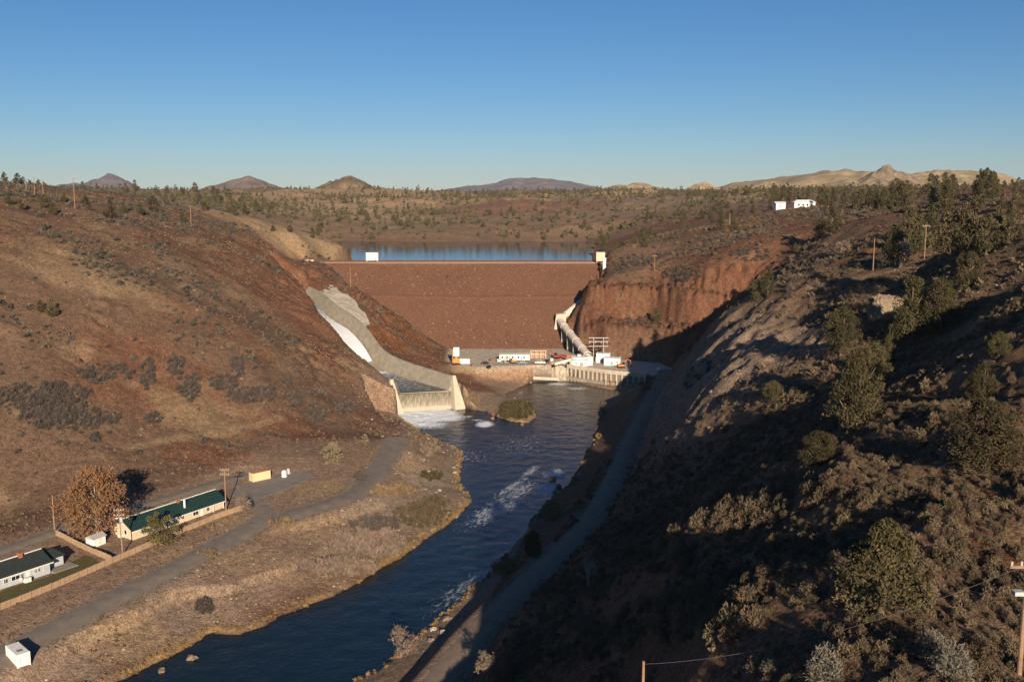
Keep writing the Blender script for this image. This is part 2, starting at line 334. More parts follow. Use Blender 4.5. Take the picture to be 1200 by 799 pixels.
chR = [(-124,593,38),(-115,576,34),(-102,550,27.7),(-85.5,525,23.7),(-75,505,17.8),(-67.5,490,9.5),(-48,466,8.4),(-29,443,8)]
chL = [(-138,583,38),(-129,565,34),(-116,539,27.7),(-100,513,23.7),(-90,494,17.8),(-83,478,9.5),(-66,455,8.4),(-50,437,8)]
channel_poly = [p[:2] for p in chR]+[p[:2] for p in chL[::-1]]
deck_poly = [(28.5,510),(47,494),(68,482),(84,494),(78,520),(56,531),(30,534)]
yard_poly = [tuple(az(u,v,8.5)[:2]) for u, v in [(527,424),(560,430),(600,428),(668,427),(668,406),(600,402),(530,404)]]
house_terr = [tuple(az(u,v,7)[:2]) for u, v in [(-60,735),(0,712),(135,657),(292,598),(282,575),(250,578),(130,612),(0,650),(-60,675)]]
pad_poly = [tuple(az(u,v,8)[:2]) for u, v in [(270,580),(288,566),(300,560),(362,552),(368,558),(340,572),(310,582),(298,590)]]
ROADS = {   # name: (pixel centre line with height, width)
 'road': ([(-40,790,5.2),(0,770,5.6),(60,737,6),(130,702,6.5),(200,667,6.9),(260,637,7.2),(300,614,7.5),(345,602,7.6),(385,590,7.6),(420,578,7.5),(440,556,7.3),(452,536,7.2),(466,514,7)], 7.6),
 'lane': ([(-60,668,7.8),(0,645,7.8),(60,624,8.0),(130,603,8.3),(200,582,8.4),(255,565,8.4),(290,556,8.5)], 5.0),
 'canyon_road': ([(783,434,8),(772,452,8),(760,472,7.8),(741,510,7.4),(720,560,7),(692,610,6.8),(640,660,6.6),(595,702,6.4),(555,745,6.2),(512,799,6),(470,850,6)], 5.5),
}
road_w = {k: ([tuple(az(u,v,z)) for u, v, z in pts], wd) for k, (pts, wd) in ROADS.items()}
link_pts = [tuple(az(u,v,z)) for u, v, z in [(306,612,7.55),(312,602,7.65),(303,592,7.8),(290,580,8),(285,568,8.3)]]
road_w['driveway'] = (link_pts, 5.0)

# ------------------------------------------------------------------ the heightfield
def lines(segs):
    out = [segs[0][0]]
    for a, b, s0, s1 in segs:
        p = a
        while p < b-1e-6:
            t = (p-a)/(b-a); p = min(b, p+s0+(s1-s0)*t); out.append(p)
    return np.array(out)
XL = lines([(-7000,-1600,700,60),(-1600,-260,60,4),(-260,-160,3.5,1.3),(-160,-20,1.25,1.1),(-20,60,.95,.8),(60,135,.8,1.3),(135,260,1.4,4),(260,1600,4,60),(1600,7000,60,700)])
YL = lines([(-600,40,60,1.5),(40,230,.9,1.1),(230,460,1.2,1.25),(460,640,1.2,1.6),(640,1000,1.7,5),(1000,3600,5,30),(3600,9500,40,700)])
GX, GY = np.meshgrid(XL, YL); SH = GX.shape
def rbf_fit(P, z, c=9.0, lam=0.0):
    n = len(P); d = np.hypot(P[:,None,0]-P[None,:,0], P[:,None,1]-P[None,:,1])
    A = -np.sqrt(d*d+c*c); A[np.arange(n), np.arange(n)] += lam
    B = np.zeros((n+3, n+3)); B[:n,:n] = A; B[:n,n] = 1; B[:n,n+1:n+3] = P; B[n:,:n] = B[:n,n:].T
    return np.linalg.solve(B, np.concatenate([z, np.zeros(3)]))
SC = 1.0
wts = rbf_fit(CP[:,:2], CP[:,2], lam=0.8)
def rbf_eval(x, y):
    out = np.empty(x.size); x = x.ravel().astype(np.float32); y = y.ravel().astype(np.float32); n = len(CP)
    px, py, ww = CP[:,0].astype(np.float32), CP[:,1].astype(np.float32), wts[:n].astype(np.float32)
    for i in range(0, x.size, 20000):
        dx = x[i:i+20000,None]-px; dy = y[i:i+20000,None]-py
        out[i:i+20000] = (-np.sqrt(dx*dx+dy*dy+81.0)).dot(ww)
    return out+wts[n]+wts[n+1]*x+wts[n+2]*y
Z = rbf_eval(GX, GY).reshape(SH)
Zb = Z.copy()
gy_, gx_ = np.gradient(Z, YL, XL); SLOPE = np.hypot(gx_, gy_)
far = sstep(900, 1800, GY)
# flat works stay calm, slopes get gullies and spurs, cliffs get columns
terr_d = sdist(GX, GY, [tuple(az(u,v,6)[:2]) for u, v in [(-60,760),(0,790),(150,745),(300,690),(480,600),(530,545),(480,505),(430,520),(300,548),(150,600),(-60,660)]])
yard_d = sdist(GX, GY, yard_poly); deck_d = sdist(GX, GY, deck_poly)
riv_d = sdist(GX, GY, river_poly); lake_d = sdist(GX, GY, lake_poly); chan_d = sdist(GX, GY, channel_poly)
calm = np.clip(sstep(-2, 14, terr_d), .08, 1)*np.clip(sstep(0, 8, yard_d), .05, 1)*np.clip(sstep(0, 6, deck_d), .05, 1)*np.clip(sstep(1, 25, riv_d), .1, 1)
rightside = sstep(0, 60, GX-np.interp(GY, [0,200,300,420,500], [-20,5,25,55,70]))*sstep(520, 400, GY)
cliff2 = calm*np.exp(-(((GX-68)/27)**4+((GY-322)/72)**4))
amp = calm*(1+1.5*far)*(1-.65*cliff2)
wx = GX+6*fbm(GX/45, GY/45, 91, 2); wy = GY+6*fbm(GX/45, GY/45, 97, 2)
sp = 1-np.abs(fbm(wx/60, wy/60, 5, 3))*2
Z += amp*(2.6*fbm(wx/55, wy/55, 21, 4)+1.0*(sp-.6)*np.clip(SLOPE*2, .2, 1.4)+1.15*fbm(wx/14, wy/14, 31, 3)+.42*fbm(wx/4.5, wy/4.5, 41, 3))
ledge = sstep(.08, .4, fbm(wx/38, wy/38, 33, 3))*calm*(GX < -60)*sstep(12, 24, Z)*(GY < 640)
Z += ledge*(2.3*(1-np.abs(fbm(wx/5, wy/5, 35, 3))*2)-.6)
Z += 9*fbm(GX/210, GY/210, 51, 4)*sstep(1000, 1450, GY)
Z += rightside*calm*(1-.7*cliff2)*(1.3*fbm(wx/11, wy/11, 61, 3)+.5*fbm(wx/4.5, wy/4.5, 67, 2)+.22*fbm(GX/1.8, GY/1.8, 69, 2))
spur = 1-np.abs(fbm((GX*.93+GY*.37)/26+.6*fbm(GX/40, GY/40, 63, 2), (GY*.93-GX*.37)/95, 65, 2))*2.4
Z += rightside*calm*sstep(300, 240, GY)*sstep(.12, .4, SLOPE)*3.2*(spur-.45)
cliffm = calm*sstep(.6, 1.1, SLOPE)*sstep(420, 480, GY)*sstep(20, 45, GX)
leftrock = calm*np.clip(np.exp(-(((GX+105)/16)**2+((GY-500)/45)**2))+.8*np.exp(-(((GX+150)/40)**2+((GY-570)/40)**2)), 0, 1)
colm = (1-np.abs(fbm(wx/6.5, wy/6.5, 71, 3))*2)
cm2 = sstep(35, 48, GX)*sstep(215, 170, GX)*sstep(488, 505, GY)*sstep(610, 570, GY)*sstep(0, 8, deck_d)*sstep(53, 45, Z)
fq = (Z-8+2.5*fbm(GX/16, GY/16, 75, 3))/18.5; fi = np.floor(fq); Zs_ = 8+18.5*(fi+sstep(.36, .64, fq-fi)); Z = Z+(Zs_-Z)*.85*cm2
colx = 1-np.abs(fbm(GX/2.6, GY/8, 77, 3))*2.6
Z += np.maximum(cliffm, cm2*.6)*(2.6*colx+2.2*colm-2.4+.7*fbm(GX/1.8, GY/2.6, 73, 2))
rib = 1-np.abs(fbm((GX*.55+GY*.75)/17, (GX*.8-GY*.55)/42, 81, 3))*2.2
Z += cliff2*(2.6*rib+.6+1.5*(1-np.abs(fbm(wx/7, wy/7, 83, 3))*2)+1.0*(1-np.abs(fbm(GX/2.8, GY/2.8, 87, 2))*2))
Z += calm*4.5*np.exp(-(((GX-61)/15)**2+((GY-312)/62)**2))
Z += leftrock*(2.0*colm-1.0+.6*fbm(GX/2.2, GY/2.2, 85, 2))
# works cut into the ground
Z = np.where(yard_d < 6, Z+(8.5-Z)*sstep(6, 0, yard_d), Z)
front = ((GX-28.5)*(482-510)-(GY-510)*(68-28.5)) > 0
Z = np.where((deck_d < 5) & ~front, Z+(6.3-Z)*sstep(5, .5, deck_d), Z)
Z = np.where(front & (deck_d < 8), np.minimum(Z, .2+np.maximum(riv_d, 0)*.1), Z)
Z = np.where(deck_d < -.8, np.minimum(Z, 0.5), Z)
pd_, pt_ = seg_dist(GX, GY, chR, False)
SL = np.cumsum([0]+[math.dist(chR[i][:2], chR[i+1][:2]) for i in range(len(chR)-1)])
flz = np.interp(pt_, SL, [p[2] for p in chR])
leftside = (GX-np.interp(GY, [p[1] for p in chR[::-1]], [p[0] for p in chR[::-1]])) < 0
nearch = (chan_d < 40) & (GY < 604) & (GY > 430)
Z = np.where(nearch & leftside & (chan_d > 0), np.minimum(Z, flz+.3+chan_d*3), Z)
Z = np.where(nearch & ~leftside & (chan_d > 0) & (chan_d < 14), Z+(np.clip(Z, flz+4.5, flz+9)-Z)*sstep(14, 4, chan_d), Z)
Z = np.where(nearch & ~leftside & (chan_d > 0) & (chan_d < 4.5), np.minimum(Z, flz-1.4+chan_d*1.85), Z)
Z = np.where(nearch & ~leftside & (chan_d > 0) & (chan_d < 17) & (GY > 498), np.minimum(Z, flz-1.4+np.minimum(chan_d, 4.3)*1.85+np.maximum(chan_d-4.3, 0)*.2), Z)
Z = np.where((chan_d < 1.2) & (GY < 640) & (GY > 434), np.minimum(Z, flz-1.0), Z)
# river and lake beds
bank = .25+np.clip(riv_d, 0, 8)*.16
Z = np.where((riv_d > 0) & (riv_d < 30), np.maximum(Z, bank), Z)
lowcap = np.where(GX < np.interp(GY, [100,300,430], [-40,10,30]), .45+riv_d*.22, 1e9)
Z = np.where((riv_d > 0) & (riv_d < 14) & (GY < 430), np.minimum(Z, np.maximum(lowcap, .3)), Z)
Z = np.where(riv_d <= 0, np.minimum(Z, -.25+riv_d*.25), Z)
Z = np.where(riv_d < -3, np.clip(Z, -4, -1), Z)
Z = np.where((lake_d > 0) & (lake_d < 260) & (GY > 652), np.maximum(Z, 50.3+1.6*sstep(0, 60, lake_d)+np.minimum(Z-40, 3)*.0), Z)
Z = np.where((lake_d > 0) & (lake_d < 90) & (GY > 780), np.minimum(Z, 50.4+lake_d*.12+.003*lake_d**2), Z)
Z = np.where((lake_d <= 0), np.minimum(Z, 49.6+lake_d*.12), Z)
# benches cut for the roads
for nm, (pts, wd) in road_w.items():
    d, t = seg_dist(GX, GY, pts, False)
    L_ = np.cumsum([0]+[math.dist(pts[i][:2], pts[i+1][:2]) for i in range(len(pts)-1)])
    zr = np.interp(t, L_, [p[2] for p in pts]); hw = wd/2
    k = sstep(hw+6, hw+1.2, d)
    Z = np.where(k > 0, Z+(zr-.22-Z)*k, Z)
for poly, zz in ((house_terr, 7.0),):
    d = sdist(GX, GY, poly)
    # keep the yards level with their lane and road
    Z = np.where(d < 3, Z+(np.clip(Z, 6.6, 7.8)-Z)*sstep(3, 0, d), Z)
d = sdist(GX, GY, pad_poly); Z = np.where(d < 4, Z+(7.95-Z)*sstep(4, .5, d), Z)

def H(x, y):
    i = int(np.clip(np.searchsorted(XL, x)-1, 0, len(XL)-2)); j = int(np.clip(np.searchsorted(YL, y)-1, 0, len(YL)-2))
    a = (x-XL[i])/(XL[i+1]-XL[i]); b = (y-YL[j])/(YL[j+1]-YL[j])
    return float((Z[j,i]*(1-a)+Z[j,i+1]*a)*(1-b)+(Z[j+1,i]*(1-a)+Z[j+1,i+1]*a)*b)
def Hn(x, y, A=None):
    A = Z if A is None else A
    i = np.clip(np.searchsorted(XL, x)-1, 0, len(XL)-2); j = np.clip(np.searchsorted(YL, y)-1, 0, len(YL)-2)
    a = (x-XL[i])/(XL[i+1]-XL[i]); b = (y-YL[j])/(YL[j+1]-YL[j])
    return (A[j,i]*(1-a)+A[j,i+1]*a)*(1-b)+(A[j+1,i]*(1-a)+A[j+1,i+1]*a)*b
TS = np.concatenate([np.arange(40, 700, .5), np.geomspace(700, 4000, 600)])
def hit(u, v):
    """where the line of sight through a place in the photograph meets the built ground"""
    d = ray(u, v); d = d/d[1]; x = d[0]*TS; z = CAMZ+d[2]*TS; g = Hn(x, TS)
    k = np.argmax(z < g)
    if z[k] >= g[k]: return None
    return np.array([x[k], TS[k], g[k]])

# ------------------------------------------------------------------ ground colours
C_RED = np.array([.165,.076,.044]); C_BRN = np.array([.162,.1,.064]); C_TAN = np.array([.27,.185,.105]); C_GRY = np.array([.13,.098,.07]); C_ORG = np.array([.24,.092,.035]); C_DRK = np.array([.085,.062,.045])
def lerp(a, b, k): return a+(b-a)*k[..., None]
n_a = fbm(GX/70, GY/70, 201, 4); n_b = fbm(GX/25, GY/25, 203, 4); n_c = fbm(GX/9, GY/9, 205, 3)
Cg = np.zeros(SH+(3,))+C_BRN
Cg = lerp(Cg, C_RED, sstep(-.15, .35, n_a+.35*n_b)*.75)
Cg = lerp(Cg, C_TAN, sstep(.15, .5, n_b*.7+n_c*.5)*.55)
Cg = lerp(Cg, C_RED*.8, np.clip(np.maximum(cliffm, cm2*.9), 0, 1)*.9); Cg = lerp(Cg, np.array([.25,.18,.128]), np.clip(cliff2*1.2, 0, 1)); Cg = lerp(Cg, C_RED*1.1, leftrock*.6)
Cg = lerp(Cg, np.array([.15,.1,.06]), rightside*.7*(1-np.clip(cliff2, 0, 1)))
Cg = lerp(Cg, np.array([.25,.175,.112]), sstep(850, 1150, GY)*.85)
Cg = lerp(Cg, C_TAN*1.35, sstep(.0, .22, fbm(GX/170, GY/170, 211, 4))*sstep(1000, 1250, GY)*.8)
def blob(u, v, Y, ru, rv, col, k=.8, edge=.6):
    global Cg
    p = at(u, v, Y) if not isinstance(Y, tuple) else az(u, v, Y[0])
    d = np.hypot((GX-p[0])/ru, (GY-p[1])/rv)+edge*n_c*.6+edge*n_b*.4
    Cg = lerp(Cg, col, k*sstep(1.15, .65, d))
blob(330,500,345,24,14,C_RED*1.05); blob(250,540,318,22,8,C_RED); blob(440,455,425,7,9,C_ORG*1.1,.8); blob(300,425,395,14,10,C_RED,.5)
blob(90,340,400,30,14,C_TAN,.5); blob(150,350,398,22,9,C_TAN,.45); blob(240,470,345,24,9,C_TAN*.85,.6); blob(230,500,338,20,6,C_TAN*.8,.6)
blob(250,247,648,32,26,C_TAN*1.25,.9); blob(310,268,650,40,26,C_TAN*1.2,.9); blob(370,283,668,34,20,C_TAN*1.15,.9); blob(370,300,600,22,16,C_RED*.95,.8)
blob(480,385,545,16,14,C_ORG*.8,.6); blob(455,395,515,10,12,C_ORG*.85,.6); blob(440,350,588,22,10,C_TAN*.7,.6)
blob(860,265,700,14,60,C_ORG*.95,.8); blob(880,305,530,30,26,C_RED*1.2,.5); blob(860,330,505,14,10,C_ORG,.5); blob(965,236,900,20,22,C_ORG*1.3,.8); blob(930,247,790,46,30,C_TAN*.9,.6)
blob(800,315,560,36,22,C_RED,.6); blob(1010,300,405,16,6,C_ORG*.7,.7); blob(1165,600,104,3.2,7,C_ORG*.9,.9,.3); blob(1175,690,87,3,8,C_ORG*.8,.8,.3)
blob(560,246,1270,110,110,np.array([.22,.125,.08]),.85); blob(640,244,1290,100,110,np.array([.22,.125,.08]),.85); blob(480,246,1290,50,50,C_TAN,.7); blob(485,231,1600,90,110,C_TAN*1.2,.8); blob(700,228,1560,110,110,C_TAN*1.2,.8); blob(760,238,1360,60,80,C_TAN*1.1,.8)
blob(560,466,(2,),17,14,np.array([.34,.235,.16]),.85); blob(550,441,(3,),13,9,C_TAN*1.6,.9,.3); blob(590,447,(2,),16,14,np.array([.36,.22,.13]),.8); blob(600,435,(5,),14,9,np.array([.3,.15,.07]),.6)
blob(470,470,(8,),10,8,np.array([.2,.13,.085]),.6)
# works and banks
Cg = lerp(Cg, np.array([.48,.4,.3]), sstep(4, 0, yard_d)); 
Cg = lerp(Cg, np.array([.28,.188,.125]), sstep(6, -4, terr_d)*.85); Cg = lerp(Cg, np.array([.28,.205,.145]), sstep(26, 3, riv_d)*sstep(.2, .5, .5+.6*n_b)*(GX < np.interp(GY, [0,200,300,420,500], [-40,-10,10,30,90]))*.8)
blob(480,545,(5,),13,18,C_TAN*1.6,.85); blob(400,575,(7,),22,12,C_TAN*1.2,.7); blob(330,620,(5,),30,10,C_TAN*1.35,.6); blob(150,735,(5,),24,8,C_TAN*1.3,.6); blob(260,660,(5,),26,8,C_TAN*1.3,.5); blob(450,600,(3,),26,16,np.array([.27,.205,.15]),.6); blob(500,560,(3,),9,20,np.array([.4,.31,.22]),.5)
blob(350,530,(9,),20,10,np.array([.14,.1,.075]),.6)
rim = sstep(3.0, .6, riv_d)*(riv_d > -1)*(GY < 430)
Cg = lerp(Cg, np.array([.34,.215,.095]), rim*sstep(-.3, .2, n_c)*(GX < np.interp(GY, [100,300,430], [-40,10,25]))*.85)
Cg = lerp(Cg, np.array([.05,.04,.03]), sstep(.3, -.6, riv_d))
Cg = lerp(Cg, np.array([.24,.14,.085]), sstep(3, 0, lake_d)*(GY > 660)*.4)
for nm, (pts, wd) in road_w.items():
    d, _ = seg_dist(GX, GY, pts, False); Cg = lerp(Cg, np.array([.27,.205,.15]), sstep(wd/2+3.2, wd/2, d+1.5*n_c)*.8)
track = [tuple(hit(u,v)[:2]) for u, v in [(150,525),(200,515),(260,508),(300,500),(330,491)]]
d, _ = seg_dist(GX, GY, track, False); Cg = lerp(Cg, C_TAN*.95, sstep(2.6, .8, d)*.8)
for tr in ([(1000,300),(960,312),(930,325),(905,338)],[(760,312),(790,298),(850,268),(900,258),(960,252)],[(900,352),(960,340),(1030,322),(1090,306),(1150,290)]):
    tp = [hit(u,v) for u, v in tr]; tp = [tuple(p[:2]) for p in tp if p is not None]
    d, _ = seg_dist(GX, GY, tp, False); Cg = lerp(Cg, C_TAN*.85, sstep(2.6, .8, d)*.6)
A_ = np.clip(sstep(-2, 6, terr_d)*.3+.7, 0, 1)*np.clip(sstep(0, 6, yard_d), .1, 1)
colors = np.concatenate([Cg, A_[..., None]], -1).astype(np.float32)
ny, nx = SH
idx = np.arange(nx*ny).reshape(SH)
faces = np.stack([idx[:-1,:-1], idx[:-1,1:], idx[1:,1:], idx[1:,:-1]], -1).reshape(-1, 4)
gm = mesh_np('ground', np.stack([GX, GY, Z], -1).reshape(-1, 3), faces, SOIL, True)
ca = gm.color_attributes.new('Col', 'FLOAT_COLOR', 'POINT'); ca.data.foreach_set('color', colors.reshape(-1))
go = tag(link(bpy.data.objects.new('ground', gm)), kind='structure')

# ------------------------------------------------------------------ far mountains
def mountain(name, u, vtop, vbase, Y, wpx, cols, seed, sharp=1.0, skew=0.0, n=110):
    c = at(u, vtop, Y); zb = at(u, vbase, Y)[2]-30; hw = wpx/2*Y/F; dep = hw*.8
    g = np.linspace(-1, 1, n); X, Yy = np.meshgrid(g, g)
    r = np.hypot(X*(1+skew*X), Yy); h = np.clip(1-r, 0, 1)**sharp
    rid = 1-np.abs(fbm(X*2.6+seed, Yy*2.6, seed, 5))*1.6
    hh = h*(.80+.2*rid)+.05*fbm(X*9, Yy*9, seed+3, 4)*sstep(0, .3, h)
    hh = hh/hh.max()
    V = np.stack([X*hw, Yy*dep, zb-c[2]+hh*(c[2]-zb)], -1).reshape(-1, 3)
    I = np.arange(n*n).reshape(n, n); Fc = np.stack([I[:-1,:-1], I[:-1,1:], I[1:,1:], I[1:,:-1]], -1).reshape(-1, 4)
    m = noise_mat(name+'_slope', cols, 10/hw, bump=.6, bscale=30/hw, dist=hw*.02)
    o = link(bpy.data.objects.new(name, mesh_np(name, V, Fc, m, True))); o.location = [float(a) for a in c]; tag(o, kind='structure'); return o
GB = [(.1,.075,.07),(.16,.12,.10),(.2,.155,.12)]; TANH = [(.22,.16,.09),(.33,.245,.14),(.38,.29,.17)]; BL = [(.085,.075,.08),(.12,.1,.1)]
mountain('mountain', 126, 203, 231, 6500, 135, BL, 3, 1.15)
mountain('mountain', 80, 214, 226, 6000, 130, BL, 5, .8)
mountain('mountain', 178, 221, 228, 6200, 90, BL, 8, .7)
mountain('mountain', 290, 206, 237, 3600, 260, GB, 12, 1.0, .15)
mountain('hill', 406, 206, 242, 2100, 200, [(.09,.07,.045),(.13,.095,.06),(.26,.18,.1)], 17, .9)
mountain('mountain', 622, 208, 231, 9000, 270, [(.12,.1,.1),(.16,.13,.13)], 23, .8)
mountain('mountain', 555, 217, 230, 9300, 170, BL, 29, .7)
mountain('hill', 1000, 198, 232, 2700, 460, TANH, 31, .55)
mountain('hill', 1040, 193, 216, 2500, 130, [(.09,.075,.06),(.2,.15,.1),(.3,.22,.13)], 37, .9)
mountain('hill', 1125, 198, 232, 2900, 300, TANH, 41, .6)
mountain('hill', 900, 212, 232, 2600, 240, TANH, 43, .7)
mountain('hill', 745, 214, 238, 2900, 240, TANH, 47, .6)
mountain('hill', 825, 213, 236, 2500, 130, TANH, 53, .7)

# ------------------------------------------------------------------ water
def water_sheet(name, poly, z, mat, step, foamf=None):
    xs = [p[0] for p in poly]; ys = [p[1] for p in poly]
    gx = np.arange(min(xs)-3, max(xs)+3, step); gy = np.arange(min(ys)-3, max(ys)+3, step)
    X, Y = np.meshgrid(gx, gy); n, m = X.shape; I = np.arange(n*m).reshape(n, m)
    sd = sdist(X, Y, poly); keep = (sd < 4)
    cell = keep[:-1,:-1] & keep[1:,:-1] & keep[:-1,1:] & keep[1:,1:]
    Fc = np.stack([I[:-1,:-1], I[:-1,1:], I[1:,1:], I[1:,:-1]], -1)[cell]
    used = np.unique(Fc); re = -np.ones(n*m, int); re[used] = np.arange(len(used)); Fc = re[Fc]
    zz = np.full(X.shape, float(z)); fo = np.zeros(X.shape) if foamf is None else foamf(X, Y)
    if foamf is not None:
        zz = zz+.14*fbm(X/3.2, Y/3.2, 301, 3)*sstep(2, -6, sd)+fo*.35*fbm(X/1.6, Y/1.6, 305, 2)
    V = np.stack([X, Y, zz], -1).reshape(-1, 3)[used]
    me = mesh_np(name, V, Fc, mat, True); a = me.attributes.new('foam', 'FLOAT', 'POINT'); a.data.foreach_set('value', fo.ravel()[used].astype(np.float32))
    return tag(link(bpy.data.objects.new(name, me)), kind='structure')
def foamf(X, Y):
    f = .16+.17*sstep(.1, .6, fbm(X/14, Y/9, 311, 3))
    def add(u, v, ru, rv, k, ang=0):
        nonlocal f
        p = az(u, v, 0); dx, dy = X-p[0], Y-p[1]; c, s = math.cos(ang), math.sin(ang)
        d = np.hypot((dx*c+dy*s)/ru, (-dx*s+dy*c)/rv); f = np.maximum(f, k*np.exp(-d*d)+.1)
    add(494,488,13,13,1.5,.3); add(476,490,8,12,1.3); add(514,486,9,13,1.35); add(526,489,8,10,.9); add(500,497,14,12,.7)
    add(546,488,4,2.2,.62); add(568,497,4.5,7,.9); add(560,492,4,3,.6)
    add(600,570,3.2,24,.47,-.42); add(622,552,3.2,14,.48,-.35); add(583,588,4,14,.46,-.45); add(610,575,7,22,.44,-.42); add(570,600,6,16,.45,-.5); add(650,555,6,9,.62); add(640,572,5,14,.55,-.3)
    add(655,450,9,6,.62); add(676,455,10,6,.55); add(610,520,22,34,.34); add(550,535,16,24,.35); add(520,520,12,16,.36); add(560,680,8,40,.4,-.5); add(580,600,8,30,.44,-.5)
    return f
water_sheet('river', river_poly, 0.0, RIVER, 1.1, foamf)
water_sheet('lake', lake_poly, 50.0, LAKE, 8)

# ------------------------------------------------------------------ roads
def resample(pts, step=2.0):
    P = np.array(pts); L = np.concatenate([[0], np.cumsum(np.hypot(*(P[1:,:2]-P[:-1,:2]).T))]); s = np.arange(0, L[-1], step)
    Q = np.stack([np.interp(s, L, P[:,k]) for k in range(3)], -1)
    for _ in range(6): Q[1:-1] = (Q[:-2]+2*Q[1:-1]+Q[2:])/4
    return Q
def ribbon(name, pts, wd, mat, lift=.04, jit=.5, seed=0):
    Q = resample(pts); T = np.gradient(Q[:,:2], axis=0); T /= np.linalg.norm(T, axis=1)[:,None]; Nn = np.stack([-T[:,1], T[:,0]], -1)
    r = np.random.default_rng(seed); k = len(Q); V = []; m = 5
    off = [r.normal(0, jit, k), r.normal(0, jit, k)]
    for o in off: o[1:-1] = (o[:-2]+o[1:-1]+o[2:])/3
    for i in range(k):
        for j in range(m):
            t = j/(m-1); w_ = -wd/2*(1-t)+wd/2*t+(off[0][i] if j == 0 else off[1][i] if j == m-1 else 0)
            V.append((Q[i,0]+Nn[i,0]*w_, Q[i,1]+Nn[i,1]*w_, Q[i,2]+lift-(.22 if j in (0, m-1) else 0)+.03*(1 if j == 2 else 0)))
    I = np.arange(k*m).reshape(k, m); Fc = np.stack([I[:-1,:-1], I[1:,:-1], I[1:,1:], I[:-1,1:]], -1).reshape(-1, 4)[:, ::-1]
    return tag(link(bpy.data.objects.new(name, mesh_np(name, V, Fc, mat, True))), kind='structure')
for i, (nm, mt) in enumerate([('road', ASPHALT), ('lane', ASPHALT), ('canyon_road', DIRT), ('driveway', ASPHALT)]):
    ribbon(nm, road_w[nm][0], road_w[nm][1], mt, .04+.012*i, .35, i)
tag(MB().prism(roughen(pad_poly, .3, 2, 8), 7.5, 8.04).build('gravel_pad', PADG), kind='structure')

# ------------------------------------------------------------------ the dam
def dam():
    root = empty('dam', (0, 0, 0), 0, 'red-brown rockfill dam embankment across the canyon below the lake', 'dam')
    xs = np.linspace(-165, 85, 260); t = np.linspace(0, 1, 90); Xg, Tg = np.meshgrid(xs, t)
    Yg = 632-74*Tg; Zg = 53-46*Tg
    bench = np.exp(-((Tg-.42)/.012)**2)*.5
    Zg = Zg+bench+(.3*fbm(Xg/11, Tg*7, 401, 2)+1.2*fbm(Xg/40, Tg*2, 409, 2))*np.clip(Tg*20, 0, 1)
    V = np.stack([Xg, Yg, Zg], -1).reshape(-1, 3); n, m = Xg.shape; I = np.arange(n*m).reshape(n, m)
    Fc = np.stack([I[:-1,:-1], I[1:,:-1], I[1:,1:], I[:-1,1:]], -1).reshape(-1, 4)
    o = link(bpy.data.objects.new('downstream_face', mesh_np('downstream_face', V, Fc, DAMM, True)), root)
    MB().profile([(-1,0)], 0, 1) if False else None
    b = MB(); b.add([(-165,632,53),(85,632,53),(85,639,53),(-165,639,53)], [(0,1,2,3)]); b.build('crest_core', DAMM, root)
    b = MB(); b.box(-150, 66, 632.6, 637.4, 52.4, 53.08); b.build('crest_road', DIRT, root)
    MB().box(-132, 60, 630.9, 632.55, 52.2, 53.16).build('road_shoulder', PALESH, root)
    # riprap rim along the lake side
    b = MB()
    for i in range(230):
        x = -118+i*.8; h = .5+.5*random.random(); y = 638.3+random.uniform(-.4, .4)
        b.add([(x-.6,y-.5,52.9),(x+.6,y-.6,52.9),(x+.5,y+.7,52.9),(x-.5,y+.6,52.9),(x-.3,y-.2,53+h),(x+.35,y-.1,53+h*.9),(x+.1,y+.4,53+h)], [(0,1,5,4),(1,2,6,5),(2,3,6),(3,0,4,6),(4,5,6)])
    tag(b.build('riprap_rim', RIPRAP, root), kind='stuff')
    b = MB(); b.add([(-130,639,53),(75,639,53),(75,665,42),(-130,665,42)], [(0,1,2,3)]); b.build('upstream_face', DAMM, root)
dam()

# ------------------------------------------------------------------ spillway
def strip(A, B, name, mat, parent, sub=1, smooth=False):
    b = MB(); n = len(A)
    b.add(list(A)+list(B), [(i, i+1, n+i+1, n+i) for i in range(n-1)]); return b.build(name, mat, parent, smooth)
def solid_strip(A, B, th, name, mat, parent):
    b = MB(); n = len(A); A = [np.array(p, float) for p in A]; B = [np.array(p, float) for p in B]; dn = np.array([0, 0, -th])
    b.add(A+B+[p+dn for p in A]+[p+dn for p in B], [(i, n+i, n+i+1, i+1) for i in range(n-1)]+[(2*n+i, 2*n+i+1, 3*n+i+1, 3*n+i) for i in range(n-1)]+
          [(i, i+1, 2*n+i+1, 2*n+i) for i in range(n-1)]+[(n+i+1, n+i, 3*n+i, 3*n+i+1) for i in range(n-1)]+[(0, 2*n, 3*n, n), (n-1, 2*n-1, 4*n-1, 3*n-1)])
    return b.build(name, mat, parent)
spill = empty('spillway', (-67, 490, 8), 0, 'concrete spillway chute curving down beside the dam to the river', 'spillway')
def loc_(pts): return [np.array(p)-np.array([-67, 490, 8]) for p in pts]
